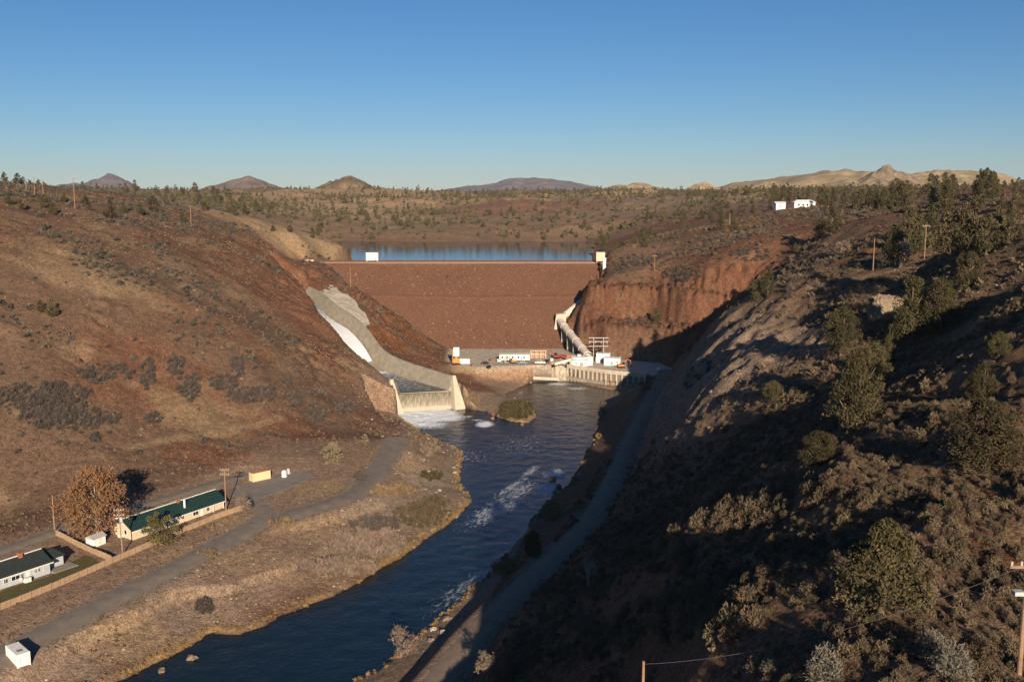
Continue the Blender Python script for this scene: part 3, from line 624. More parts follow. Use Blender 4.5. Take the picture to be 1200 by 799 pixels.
# denser stations along the chute, smoothed
def dense(P, k=5):
    P = np.array(P, float); n = len(P); t = np.linspace(0, n-1, (n-1)*k+1); Q = np.stack([np.interp(t, np.arange(n), P[:,j]) for j in range(3)], -1)
    for _ in range(8): Q[1:-1] = (Q[:-2]+2*Q[1:-1]+Q[2:])/4
    return Q
dR, dL = dense(chR), dense(chL)
solid_strip(loc_(dL), loc_(dR), 1.2, 'chute_floor', CONC, spill)
hgt = np.interp(np.arange(len(dR)), [0, 8, 20, 25, 35], [3.5, 7.2, 7.3, 7.6, 6.3])
wt = [p+np.array([2.2, 1.6, h]) for p, h in zip(dR, hgt)]; wt2 = [p+np.array([.9, .7, .02]) for p in wt]; wb2 = [p+np.array([3.4, 2.4, -2]) for p in dR]
b = MB(); n = len(dR); q = loc_(dR-np.array([0,0,.5]))+loc_(wt)+loc_(wt2)+loc_(wb2)
b.add(q, [(i, i+1, n+i+1, n+i) for i in range(n-1)]+[(n+i, n+i+1, 2*n+i+1, 2*n+i) for i in range(n-1)]+[(2*n+i, 2*n+i+1, 3*n+i+1, 3*n+i) for i in range(n-1)]+[(n-1, 2*n-1, 3*n-1, 4*n-1)])
b.build('right_wall', CONC, spill)
lw = dL[20:]; hl = np.linspace(3, 5.5, len(lw)); b = MB(); n = len(lw); q = loc_(lw-np.array([0,0,.5]))+loc_([p+np.array([-1.6,-1.2,h]) for p, h in zip(lw, hl)])+loc_([p+np.array([-3,-2,h]) for p, h in zip(lw, hl)])
b.add(q, [(i, n+i, n+i+1, i+1) for i in range(n-1)]+[(n+i, 2*n+i, 2*n+i+1, n+i+1) for i in range(n-1)]); b.build('left_wall', CONC, spill)
# rough shotcrete slope above the wall
k = 19; A1 = [wt2[i] for i in range(2, k)]; rows = []
for j in range(7):
    t = j/6; row = []
    for i, p in enumerate(A1):
        wdt = np.interp(i/len(A1), [0, .15, .45, .75, 1], [1.5, 9, 9, 6, .6])*(1+.12*math.sin(i*.9)+.05*math.sin(i*2.1))
        row.append(p+np.array([.84*wdt*t, .5*wdt*t, 3.2*t*wdt/12+.55+(random.uniform(-.4, .4) if 0 < j else -.55)]))
    rows.append(loc_(row))
b = MB(); m = len(A1); b.add([p for r_ in rows for p in r_], [(j*m+i, j*m+i+1, (j+1)*m+i+1, (j+1)*m+i) for j in range(6) for i in range(m-1)]); b.build('shotcrete_slope', APRON, spill)
# end piers and weir
def pier(base, name):
    x, y, z0 = base; b = MB(); ax = np.array([.55,-.84]); pr = np.array([.84,.55])
    lo = [(-3.2,-2.9),(4.6,-2.9),(4.6,2.9),(-3.2,2.9)]; hi = [(-2.6,-.7),(-1.6,-.7),(-1.6,.7),(-2.6,.7)]
    def P(a, c, z): q = np.array([x, y])+ax*a+pr*c; return np.array([q[0], q[1], z])
    vs = [P(*p, z0) for p in lo]+[P(*p, 14.6) for p in hi]
    b.add(loc_(vs), [(0,1,5,4),(1,2,6,5),(2,3,7,6),(3,0,4,7),(4,5,6,7),(3,2,1,0)]); return b.build(name, CONC2, spill)
pier((-52.6, 434.2, -1.5), 'end_pier'); pier((-25.4, 443.6, -1.5), 'end_pier')
b = MB(); ax = np.array([-.32, .95, 0])
wl, wr = np.array([-51, 436.4, 0.]), np.array([-28, 443.6, 0.])
b.add(loc_([wl+[0,0,7.6], wr+[0,0,7.6], wr+[0,0,-2], wl+[0,0,-2], wl+ax*2+[0,0,7.6], wr+ax*2+[0,0,7.6], wr+ax*2+[0,0,-2], wl+ax*2+[0,0,-2]]), [(0,3,2,1),(0,1,5,4),(4,5,6,7)]); b.build('weir', CONC, spill)
# the running water of the chute, the pool and the fall
def flow(name, Ls, Rs, zoff, mat, foam, cross=14):
    Ls, Rs = np.array(Ls), np.array(Rs); n = len(Ls); V = []; fo = []
    for i in range(n):
        for j in range(cross):
            t = .03+.94*j/(cross-1); p = Ls[i]*(1-t)+Rs[i]*t+np.array([0, 0, zoff]); V.append(p); fo.append(foam(i/(n-1), t))
    I = np.arange(n*cross).reshape(n, cross); Fc = np.stack([I[:-1,:-1], I[1:,:-1], I[1:,1:], I[:-1,1:]], -1).reshape(-1, 4)
    V = np.array(V); V[:,2] += .12*fbm(V[:,0]/2, V[:,1]/2, 501, 2)
    me = mesh_np(name, V, Fc, mat, True); a = me.attributes.new('foam', 'FLOAT', 'POINT'); a.data.foreach_set('value', np.array(fo, np.float32))
    return tag(link(bpy.data.objects.new(name, me)), kind='structure')
flow('chute_water', dense(chL, 10), dense(chR, 10), .45, RIVER, lambda s, t: float(np.interp(s, [0, .22, .36, .5, .70, .735, .78, 1], [.46, .55, .8, 1.1, 1.3, 1.15, .56, .46])))
FALL = water_material('falling_water', (.11,.092,.058), .5, 1.2, .6, foamcol=(.42,.37,.28), stretch=(3,3,.25))
tops, bots = [], []
b_n = 60; V = []; fo = []
for i in range(b_n):
    t = i/(b_n-1); p = wl*(1-t)+wr*t; d_ = np.array([.3, -.95, 0])
    prof = [(-2.4, 8.05), (-.4, 7.95), (.5, 7.4), (.95, 6.0), (1.35, 4.0), (1.7, 2.0), (2.0, -.2)]
    jn = .15*math.sin(i*1.7)+.12*math.sin(i*4.1)
    for k_, (o, z) in enumerate(prof): V.append((p[0]+d_[0]*(o+jn*(k_ > 1)), p[1]+d_[1]*(o+jn*(k_ > 1)), z)); fo.append([.36,.42,.5,.52,.56,.66,1.1][k_])
I = np.arange(b_n*7).reshape(b_n, 7); Fc = np.stack([I[:-1,:-1], I[:-1,1:], I[1:,1:], I[1:,:-1]], -1).reshape(-1, 4)
me = mesh_np('waterfall', V, Fc, FALL, True); a = me.attributes.new('foam', 'FLOAT', 'POINT'); a.data.foreach_set('value', np.array(fo, np.float32))
tag(link(bpy.data.objects.new('waterfall', me)), kind='structure')

# ------------------------------------------------------------------ powerhouse, penstock and their neighbours
def powerhouse():
    root = empty('powerhouse', (48, 505, 0), 0, 'low concrete powerhouse block with columned river front below the penstock', 'powerhouse')
    o = np.array([48, 505]); P = [np.array(p)-o for p in deck_poly]
    MB().prism(P, 6.5, 7.6).build('deck', CONC2, root)
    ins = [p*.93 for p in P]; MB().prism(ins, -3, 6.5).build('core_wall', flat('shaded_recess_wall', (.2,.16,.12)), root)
    for a, c, n in ((P[0], P[1], 9), (P[1], P[2], 8)):
        d = (c-a)/np.linalg.norm(c-a); L_ = np.linalg.norm(c-a); nrm = np.array([d[1], -d[0]])
        for i in range(n+1):
            q = a+d*L_*(i/n)-nrm*.5
            q2 = [q+d*.35+nrm*.45, q-d*.35+nrm*.45, q-d*.35-nrm*.9, q+d*.35-nrm*.9]
            MB().prism(q2[::-1], 2.2, 6.48).build('column', CONC2, root)
        e = [a+nrm*.6, c+nrm*.6, c-nrm*2.2, a-nrm*2.2]; MB().prism(e[::-1], -3, 2.4).build('ledge', CONC, root)
        e = [a+nrm*.1, c+nrm*.1, c-nrm*.2, a-nrm*.2]; MB().prism([p+nrm*.0 for p in e[::-1]], 7.6, 8.5).build('parapet', CONC2, root)
        for i in range(n):
            q = a+d*L_*((i+.5)/n)-nrm*1.25; h = .9
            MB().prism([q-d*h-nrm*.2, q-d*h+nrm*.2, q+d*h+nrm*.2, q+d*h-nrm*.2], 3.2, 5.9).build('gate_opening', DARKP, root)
    for i in range(7):
        a = P[1]+(P[2]-P[1])*(i/8); MB().box(a[0]-.35, a[0]+.35, a[1]-1.8, a[1]-.9, -2, 3.4).build('draft_tube_pier', RUSTM if i % 2 else CONC, root)
powerhouse()
def drum_housing():
    p = az(677, 430, 7.6); root = empty('generator_housing', (p[0]+1, p[1]+6, 7.6), .2, 'white round generator housing with stepped roof on the powerhouse deck', 'housing')
    def ring(r, z0, z1, name, mat, n=28):
        MB().tube([(0,0,z0),(0,0,z1)], r, n).build(name, mat, root)
    ring(5.2, 0, 3.2, 'drum', WHITE); ring(5.4, 3.2, 3.5, 'rim', CONC2); ring(4.3, 3.5, 4.6, 'roof_step', WHITE); ring(1.1, 4.6, 5.8, 'vent', SILVER)
    MB().box(3.6, 6.8, -2, 2.4, 0, 4.6).build('annex', WHITE, root)
    MB().box(-1, 1, -5.4, -5.1, .2, 2.2).build('door', METAL, root)
    for a in (-2.6, 2.4): MB().box(a-.4, a+.4, -5.0, -4.4, 1.4, 2.2).build('louvre', METAL, root)
    MB().tube([(-4.5,-1,3.2),(-14,-4,1.6)], .8, 10).build('discharge_pipe', PENST, root)
drum_housing()
def cabin(u, v, z, sx, sy, h, mat, label, rz=0, roofm=None, door=True, back=0, nm='equipment_cabin'):
    p = az(u, v, z); root = empty(nm, (p[0], p[1]+back, z), rz, label, 'cabin')
    MB().box(-sx/2, sx/2, -sy/2, sy/2, 0, h).build('wall', mat, root)
    MB().box(-sx/2-.2, sx/2+.2, -sy/2-.2, sy/2+.2, h, h+.25).build('roof', roofm or mat, root)
    if door: MB().box(-.6, .5, -sy/2-.06, -sy/2+.02, .1, 2.1).build('door', METAL, root)
    MB().box(sx*.25, sx*.4, -sy/2-.05, -sy/2+.02, h*.45, h*.7).build('louvre', METAL, root)
    return root
cabin(708, 426, 7.6, 7, 5, 4.6, WHITE, 'taller white block-shaped equipment cabin behind the powerhouse deck', -.2, back=5)
cabin(718, 428, 7.6, 8.4, 5, 3.6, WHITE, 'longer low white equipment cabin on the right of the powerhouse deck', -.2, back=1.5)
def penstock():
    a, bq, c = at(697, 342, 604), at(655, 375, 578), az(690, 418, 11)
    root = empty('penstock', tuple(bq), 0, 'fat cream penstock pipe bent at a concrete block above the powerhouse', 'penstock')
    L = lambda p: np.array(p)-bq
    MB().tube([L(a), L(bq+(a-bq)*.06)], 2.0, 20, cap=False).build('upper_pipe', PENST, root, True)
    MB().tube([L(bq+(c-bq)*.04), L(c)], 2.1, 20, cap=False).build('lower_pipe', PENST, root, True)
    for t in (.2, .4, .6, .8, .96):
        p = bq+(c-bq)*t; d = (c-bq)/np.linalg.norm(c-bq)
        MB().tube([L(p-d*.25), L(p+d*.25)], 2.3, 20).build('flange', PENST, root)
        if t < .9: 
            q = L(p); g = -9; MB().prism([(q[0]-1.8,q[1]-.7),(q[0]+1.8,q[1]-.7),(q[0]+1.8,q[1]+.7),(q[0]-1.8,q[1]+.7)], q[2]+g, q[2]-1.2).build('saddle', CONC, root)
    s = 4.6; MB().add([(-s*.75,-s*.6,-9),(s*.9,-s*.6,-9),(s*.9,s*.8,-9),(-s*.75,s*.8,-9),(-s*.35,-s*.4,3.6),(s*.85,-s*.4,4.0),(s*.85,s*.7,4.0),(-s*.35,s*.7,3.6)],
        [(0,3,2,1),(4,5,6,7),(0,1,5,4),(1,2,6,5),(2,3,7,6),(3,0,4,7)]).build('anchor_block', CONC2, root)
    # service stair along the pipe
    b = MB(); d = c-bq; side = np.cross(d, (0,0,1)); side /= np.linalg.norm(side)
    for i in range(24):
        p = L(bq+d*(.05+i*.036)-side*3.0-np.array([0,0,1.6])); b.box(p[0]-.8, p[0]+.8, p[1]-.5, p[1]+.5, p[2]-.8, p[2]+.1)
    tag(b.build('service_stair', METAL, root), kind='stuff')
penstock()
def lattice():
    p = az(703, 428, 7.6); root = empty('transformer_frame', (p[0], p[1]+10, 7.6), 0, 'grey steel substation frame with crossarms beside the generator housing', 'frame')
    for x in (-2.6, 2.6):
        for y in (-1, 1): MB().tube([(x,y,0),(x,y,13)], .16, 6).build('leg', GALV, root)
        b = MB()
        for k in range(6): b.tube([(x,-1,k*2.1),(x,1,k*2.1+2.1)], .08, 4)
        b.build('bracing', GALV, root)
    for z in (8.5, 11, 13): MB().box(-5.2, 5.2, -.2, .2, z-.15, z+.2).build('crossarm', GALV, root)
    for x in (-4.6,-1.6,1.6,4.6): MB().tube([(x,0,9.9),(x,0,10.8)], .16, 6).build('insulator', CONC2, root)
    MB().box(-1.6, 1.6, -1.2, 1.2, 0, 3).build('transformer', METAL, root)
lattice()

# structures on the dam crest
def crest_box(u, y, wd, h, mat, label, hut=True):
    p = at(u, 304, y); root = empty('gate_control_hut', (p[0], y, 53.06), 0, label, 'hut')
    MB().box(-wd/2, wd/2, -2.2, 2.2, .9, h).build('wall', mat, root)
    MB().box(-wd/2-.15, wd/2+.15, -2.4, 2.4, h, h+.2).build('roof', mat, root)
    for x in (-wd/2+.4, wd/2-.4):
        for yy in (-1.9, 1.9): MB().box(x-.2, x+.2, yy-.2, yy+.2, 0, .9).build('leg', METAL, root)
    MB().box(wd*.2, wd*.34, -2.26, -2.18, 1.0, 3).build('door', GREYROOF, root)
    return root
crest_box(436.5, 635, 7.6, 5.6, WHITE, 'white box-shaped hut standing on the left part of the dam crest')
r = crest_box(703.5, 630, 5.4, 6.2, PEACH, 'peach square control hut on the right end of the dam crest')
p = at(708, 322, 617); q = at(708, 303, 617)
r = empty('intake_vent_shaft', tuple(p), 0, 'tall slim white vent shaft below the peach hut on the dam', 'shaft')
MB().box(-.9, .9, -.9, .9, -2, q[2]-p[2]).build('shaft', WHITE, r); MB().box(-1.15, 1.15, -1.15, 1.15, q[2]-p[2], q[2]-p[2]+.4).build('cap', WHITE, r)
p = az(357, 309, 53); b = MB(); b.add([(-4,-3,-3),(4,-3,-3),(4,2,-3),(-4,2,-3),(-3,-1,1.6),(3.5,-1,1.6),(3.5,1,1.6),(-2,1,1.4)], [(0,1,5,4),(1,2,6,5),(2,3,7,6),(3,0,4,7),(4,5,6,7)])
o = b.build('spillway_wall_end', CONC2, None, loc=(p[0], 630, 53)); tag(o, 'pale concrete wall end where the crest road meets the left hillside', 'wall')

# ------------------------------------------------------------------ buildings on the terrace
def gable_house(name, loc, rz, L_, W, hw, rise, wallm, roofm, label, wins, doors, eave=.6, hip=False, cat='house'):
    root = empty(name, loc, rz, label, cat)      # local x runs along the front, front at -y
    b = MB(); b.box(0, L_, 0, W, -1.0, hw)
    b.add([(0,0,hw),(0,W,hw),(0,W/2,hw+rise)], [(0,2,1)]); b.add([(L_,0,hw),(L_,W,hw),(L_,W/2,hw+rise)], [(0,1,2)]); b.build('wall', wallm, root)
    def slab(y0, z0, y1, z1):
        c = MB(); t = .18
        c.add([(-eave,y0,z0),(L_+eave,y0,z0),(L_+eave,y1,z1),(-eave,y1,z1),(-eave,y0,z0+t),(L_+eave,y0,z0+t),(L_+eave,y1,z1+t),(-eave,y1,z1+t)],
              [(0,3,2,1),(4,5,6,7),(0,1,5,4),(1,2,6,5),(2,3,7,6),(3,0,4,7)]); return c
    k = rise/(W/2)
    c = slab(-eave, hw-eave*k+.02, W/2, hw+rise+.02).build('roof_slope', roofm, root); slab(W+eave, hw-eave*k+.02, W/2, hw+rise+.02).build('roof_slope', roofm, root)
    MB().box(-eave, L_+eave, W/2-.15, W/2+.15, hw+rise+.12, hw+rise+.32).build('ridge_cap', TRIM, root)
    # standing seams on the front slope
    if roofm is GREENROOF:
        n = int(L_/1.2)
        for i in range(n+1):
            x = -eave+(L_+2*eave)*i/n; cc = MB(); cc.add([(x-.05,-eave,hw-eave*k+.2),(x+.05,-eave,hw-eave*k+.2),(x+.05,W/2-.16,hw+rise+.2),(x-.05,W/2-.16,hw+rise+.2),(x,-eave,hw-eave*k+.27),(x,W/2-.16,hw+rise+.27)], [(0,4,5,3),(4,1,2,5),(0,1,4),(2,3,5)]); cc.build('seam', roofm, c)
    MB().box(-eave, L_+eave, -eave-.12, -eave, hw-eave*k-.1, hw-eave*k+.16).build('gutter', TRIM, root)
    for (x, z, ww, hh, *side) in wins:
        if side:      # on the gable end x = 0
            w_ = MB().box(-.09, .02, x, x+ww, z, z+hh).build('window', TRIM, root); MB().box(-.12, -.09, x+.1, x+ww-.1, z+.1, z+hh-.1).build('pane', GLASS, w_)
        else:
            w_ = MB().box(x, x+ww, -.09, .02, z, z+hh).build('window', TRIM, root)
            for q in (0, 1): MB().box(x+.08+q*ww/2, x+ww/2-.05+q*ww/2, -.12, -.09, z+.1, z+hh-.1).build('pane', GLASS, w_)
    for (x, ww) in doors:
        d_ = MB().box(x, x+ww, -.08, .02, .1, 2.15).build('door', TRIM, root); MB().box(x+ww-.2, x+ww-.1, -.14, -.08, 1.0, 1.1).build('handle', METAL, d_)
    return root
p1 = az(156, 633, 7.2); p2 = az(262, 595, 7.6); ang = math.atan2(p2[1]-p1[1], p2[0]-p1[0])
LH = math.hypot(p2[0]-p1[0], p2[1]-p1[1])
gh = gable_house('bunkhouse', (p1[0], p1[1], 7.25), ang, LH, 7.6, 2.75, 2.2, CREAM, GREENROOF, 'long cream house with a green metal roof behind the fence', [(2.5,1.0,1.6,1.2),(7,1.0,1.6,1.2),(15.5,1.1,.9,1.1),(19.5,1.0,1.8,1.2),(24.2,1.0,1.0,1.2),(2.3,1.0,1.0,1.3,1)], [(11.5,.95),(22.2,.95)])
MB().tube([(18,1.4,3.4),(18,1.4,6.0)], .28, 10).build('stove_pipe', WHITE, gh); MB().box(17, 17.9, 3.2, 4.0, 4.7, 5.9).build('chimney', BRICKM, gh)
MB().box(-.8, 0, 4.2, 5.2, .1, .9).build('air_conditioner', TRIM, gh)
MB().box(LH-4.2, LH-.2, -3.0, -.1, -.8, .18).build('porch_slab', CONC, gh)
for x in (LH-4.0, LH-.4): MB().box(x-.08, x+.08, -.55, -.4, .18, 2.45).build('porch_post', TRIM, gh)
p1 = az(-62, 712, 7); p2 = az(59, 671, 7); ang2 = math.atan2(p2[1]-p1[1], p2[0]-p1[0]); L2 = math.hypot(p2[0]-p1[0], p2[1]-p1[1])
bh = gable_house('cottage', (p1[0], p1[1], 7.1), ang2, L2, 8.2, 2.8, 2.0, PALEBLUE, DARKROOF, 'pale blue house with a dark roof at the left edge', [(L2-9.6,1.0,2.0,1.1),(L2-11.4,1.0,.9,1.1),(L2-7.4,1.0,.7,1.1),(L2-4.0,1.1,.6,1.0),(L2-3.2,1.1,.6,1.0)], [(L2-6.0,.95)])
MB().box(L2-5.5, L2-4.6, 3.2, 4.2, 4.0, 5.8).build('chimney', BRICKM, bh)
MB().box(L2-6.9, L2-5.5, -1.3, -.2, -.2, 1.0).build('air_conditioner', TRIM, bh)
dsh = MB().tube([(L2-7.6,-.5,1.0),(L2-7.7,-.62,1.02)], .45, 14).build('satellite_dish', GALV, bh)
for x in (L2-4.8, L2-1.6): MB().box(x-.05, x+.05, -.14, -.09, 0, 2.7).build('downpipe', TRIM, bh)
b = MB(); b.box(L2+.01, L2+5, 2.4, 7.4, -1, 2.5); b.build('extension_wall', PALEBLUE, bh)
b = MB(); b.add([(L2,1.8,2.4),(L2+5.5,1.8,2.4),(L2+5.5,8.0,2.4),(L2,8.0,2.4),(L2,4.9,3.9),(L2+4.0,4.9,3.9)], [(0,1,5,4),(1,2,5),(2,3,4,5),(0,3,2,1)]); b.build('extension_roof', DARKROOF, bh)
MB().box(L2+.3, L2+6.5, -1.4, 2.2, -.8, .12).build('patio_slab', CONC, bh)
lawn = [tuple(az(u,v,7)[:2]) for u, v in [(-60,733),(0,711),(60,688),(122,661),(100,650),(80,660),(60,674),(0,692),(-60,712)]]
tag(MB().prism(roughen(lawn, .2, 2, 4), 6.2, 7.06).build('lawn', LAWN), kind='structure')

p = az(110, 641, 7); sh_ = empty('garden_shed', (p[0], p[1]+1.4, H(p[0], p[1]+1.4)), ang+.1, 'small white shed with a grey gable roof in front of the rusty tree', 'shed')
MB().box(-1.9, 1.9, -1.4, 1.4, -.5, 2.2).build('wall', WHITE, sh_)
b = MB(); b.add([(-2.2,-1.7,2.15),(2.2,-1.7,2.15),(2.2,1.7,2.15),(-2.2,1.7,2.15),(-2.2,0,3.0),(2.2,0,3.0)], [(0,1,5,4),(2,3,4,5),(0,4,3),(1,2,5),(0,3,2,1)]); b.build('roof', GREYROOF, sh_)
MB().box(-.5, .5, -1.46, -1.38, 0, 1.9).build('door', TRIM, sh_)
for x in (-1.5, 1.5): MB().box(x-.05, x+.05, -1.45, -1.4, 0, 2.1).build('corner_batten', TRIM, sh_)

def fence(name, pts, label, h=1.5):
    Q = [np.array(az(u, v, 6.9)) for u, v in pts]; root = empty(name, (*Q[0][:2], H(*Q[0][:2])), 0, label, 'fence'); o = np.array([Q[0][0], Q[0][1], H(*Q[0][:2])])
    k = 0
    for a, c in zip(Q[:-1], Q[1:]):
        l = math.hypot(*(c-a)[:2]); n = max(1, round(l/2.4)); d = (c-a)[:2]/l; nr = np.array([-d[1], d[0]])
        for i in range(n):
            p0 = a[:2]+d*l*i/n; p1_ = a[:2]+d*l*(i+1)/n; z0, z1 = H(*p0)-o[2], H(*p1_)-o[2]; j = random.uniform(-.05, .05)
            A, B = p0-o[:2]+d*.08, p1_-o[:2]-d*.08; b = MB(); t = .035
            b.add([(*(A-nr*t),z0-.3),(*(B-nr*t),z1-.3),(*(B+nr*t),z1-.3),(*(A+nr*t),z0-.3),(*(A-nr*t),z0+h+j),(*(B-nr*t),z1+h+j),(*(B+nr*t),z1+h+j),(*(A+nr*t),z0+h+j)], [(0,1,5,4),(1,2,6,5),(2,3,7,6),(3,0,4,7),(4,5,6,7)])
            b.build('panel', FENCE, root)
            q = p0-o[:2]; MB().box(q[0]-.09, q[0]+.09, q[1]-.09, q[1]+.09, z0-.4, z0+h+.15).build('post', POST, root)
fence('board_fence', [(-60,738),(0,714),(60,690),(132,660),(200,632),(250,612),(291,598)], 'long tan board fence running beside the road in front of both houses')
fence('cross_fence', [(66,631),(90,641),(131,658)], 'short tan board fence dividing the yards between the two houses')

def container(u, v, z, rz, mat, label, L_=6.1, W=2.45, h=2.6, roofm=None):
    p = az(u, v, z); g = H(p[0], p[1]); root = empty('shipping_container', (p[0], p[1], g+.12), rz, label, 'container')
    MB().box(0, L_, 0, W, 0, h).build('body', mat, root)
    for i in range(15):
        x = .35+i*(L_-.7)/14; MB().box(x-.1, x+.1, -.05, -.001, .2, h-.2).build('rib', mat, root)
    for x in (0, L_-.18):
        for y in (-.02, W-.14): MB().box(x-.02, x+.2, y-.02, y+.18, -.15, h+.03).build('corner_post', mat, root)
    for y in (.02, W/2+.02): 
        d_ = MB().box(-.07, -.001, y+.05, y+W/2-.08, .12, h-.12).build('door', mat, root); MB().box(-.12, -.07, y+.55, y+.6, .3, h-.3).build('lock_rod', METAL, d_)
    if roofm: MB().box(.1, L_-.1, .1, W-.1, h, h+.05).build('roof_sheet', roofm, root)
    return root
pa, pb = az(20.5, 781, 5.3), az(5, 767, 5.3)
c1 = container(38.5, 773, 5.3, 0, WHITE, 'white shipping container beside the road at the lower left corner')
c1.location = (pa[0], pa[1], H(pa[0], pa[1])+.15); c1.rotation_euler = (0, 0, math.atan2(pb[1]-pa[1], pb[0]-pa[0])); c1.scale = (1, -1, 1)
MB().box(1.2, 2.2, .6, 1.5, 2.6, 2.72).build('roof_patch', METAL, c1)
pa, pb = az(296.5, 565, 8), az(322, 559.5, 8)
container(296.5, 565, 8, math.atan2(pb[1]-pa[1], pb[0]-pa[0]), flat('cream_container', (.72,.52,.3)), 'cream shipping container with an orange roof on the gravel pad', roofm=flat('orange_roof', (.5,.2,.08)))

def tank(u, v, label, mat, r=.8, h=1.9):
    p = hit(u, v); root = empty('water_tank', tuple(p), 0, label, 'tank')
    MB().tube([(0,0,-.1),(0,0,h)], r, 14).build('shell', mat, root, False); MB().tube([(0,0,h),(0,0,h+.35)], [r, r*.3], 14).build('lid', mat, root); MB().tube([(r,0,.3),(r+.4,0,.3)], .1, 6).build('outlet', METAL, root)
tank(333, 559, 'small white upright tank right of the cream container', WHITE)
tank(338, 555.5, 'grey upright tank behind the white tank on the gravel pad', GALV, .6, 1.5)

# ------------------------------------------------------------------ vehicles and plant in the yard
def vehicle(u, v, z, rz, mat, kind, label, s=1.0, p=None):
    p = az(u, v, z) if p is None else p
    g = z; root = empty({'pickup': 'pickup_truck', 'car': 'parked_car', 'camper': 'camper_truck'}[kind], (p[0], p[1], g), rz, label, {'pickup': 'truck', 'car': 'car', 'camper': 'truck'}[kind]); root.scale = (s, s, s)
    prof = {'pickup': [(-2.7,.45),(2.7,.45),(2.75,.95),(1.5,1.1),(.9,1.75),(-.75,1.8),(-.95,1.12),(-2.7,1.1)],
            'car': [(-2.3,.35),(2.3,.35),(2.35,.75),(1.3,.95),(.5,1.45),(-1.1,1.45),(-1.9,1.0),(-2.35,.9)],
            'camper': [(-3.4,.5),(2.9,.5),(2.95,1.1),(1.9,1.3),(1.5,1.9),(1.6,3.0),(-3.4,3.0)]}[kind]
    MB().profile(prof, -.92, .92).build('body', mat, root)
    gl = {'pickup': [(1.3,1.16),(.85,1.68),(-.62,1.7),(-.8,1.16)], 'car': [(1.1,.98),(.45,1.38),(-1.05,1.38),(-1.6,1.0)], 'camper': [(1.75,1.35),(1.45,1.8),(.7,1.8),(.7,1.35)]}[kind]
    for y in (-.95, .92): MB().profile(gl, y, y+.03).build('side_window', GLASS, root)
    for x in (-1.7, 1.7):
        for y in (-.86, .86):
            w_ = MB().tube([(x,y-.13,.36),(x,y+.13,.36)], .38, 12).build('wheel', TYRE, root); MB().tube([(x,y*1.17-.01,.36),(x,y*1.17+.01,.36)], .2, 10).build('rim', SILVER, w_)
    for y in (-.6, .6): MB().box(2.6, 2.78, y-.2, y+.2, .7, .9).build('headlight', TRIM, root)
    return root
vehicle(543, 427, 8.5, math.pi-.1, WHITE, 'camper', 'white high-bodied camper truck at the left end of the yard')
vehicle(569, 427, 8.5, .15, DARKP, 'car', 'black car parked next to the camper truck in the yard')
vehicle(612, 426.5, 8.5, .05, TEAL, 'pickup', 'grey-teal pickup in front of the long white site trailer')
vehicle(633, 426, 8.5, 3.1, WHITE, 'pickup', 'white pickup parked right of the site trailer')
vehicle(658, 427, 8.5, .1, SILVER, 'car', 'silver car parked nearest the powerhouse deck')
vehicle(772, 434, 8, 1.3, WHITE, 'car', 'white car in the shade where the canyon road leaves the deck')
tr = az(603, 424, 8.5); root = empty('site_trailer', (tr[0], tr[1]+3, 8.5), .03, 'long white site office trailer in the yard below the dam', 'trailer')
MB().box(-8, 8, -1.6, 1.6, .6, 3.6).build('body', WHITE, root); MB().add([(-8.2,-1.9,3.6),(8.2,-1.9,3.6),(8.2,1.9,3.6),(-8.2,1.9,3.6),(-8.2,0,4.3),(8.2,0,4.3)], [(0,1,5,4),(2,3,4,5),(0,4,3),(1,2,5),(0,3,2,1)]).build('roof', GREYROOF, root)
for x in (-6.5,-4,-1,2,5): MB().box(x-.5, x+.5, -1.66, -1.59, 1.7, 2.7).build('window', GLASS, root)
for x in (-2.6, 3.6): MB().box(x-.4, x+.4, -1.67, -1.59, .7, 2.7).build('door', METAL, root)
for x in (-5, 0, 5): MB().box(x-.3, x+.3, -1.2, 1.2, 0, .6).build('jack_stand', METAL, root)
def digger(u, v, z, rz, mat, label, s=1.0):
    p = az(u, v, z); root = empty('excavator', (p[0], p[1], z), rz, label, 'excavator'); root.scale = (s, s, s)
    for y in (-1.1, 1.1): MB().profile([(-1.8,.2),(-1.4,0),(1.4,0),(1.8,.2),(1.8,.6),(1.4,.85),(-1.4,.85),(-1.8,.6)], y-.28, y+.28).build('track', TYRE, root)
    MB().box(-1.9, 1.3, -1.1, 1.1, .95, 1.9).build('house', mat, root); MB().box(.2, 1.5, -1.1, -.1, 1.9, 3.0).build('cab', GLASS, root); MB().box(-2.2, -1.6, -1.0, 1.0, 1.0, 2.1).build('counterweight', mat, root)
    MB().tube([(1.2,.3,1.7),(3.2,.3,4.2),(5.2,.3,3.6)], [.28,.25,.2], 6).build('boom', mat, root); MB().tube([(5.2,.3,3.6),(5.5,.3,1.4)], .18, 6).build('stick', mat, root)
    MB().profile([(5.0,1.5),(5.9,1.4),(6.0,.8),(5.4,.4),(4.9,.8)], -.2, .8).build('bucket', METAL, root)
digger(601, 425.5, 8.5, 3.4, YELLOW, 'yellow excavator at the left end of the long site trailer', .8)
digger(728, 431, 7.6, .3, ORANGE, 'orange excavator parked on the right of the powerhouse deck', 1.0)
digger(652, 420, 8.6, 2.6, REDP, 'red excavator at the foot of the dam below the penstock', 1.0)
p = az(535, 427, 8.5); root = empty('drill_rig', (p[0], p[1], 8.5), .2, 'yellow drill rig carrying a tall white panel at the yard edge', 'rig')
for y in (-1.1, 1.1): MB().profile([(-2,.2),(-1.6,0),(1.6,0),(2,.2),(2,.6),(1.6,.9),(-1.6,.9),(-2,.6)], y-.28, y+.28).build('track', TYRE, root)
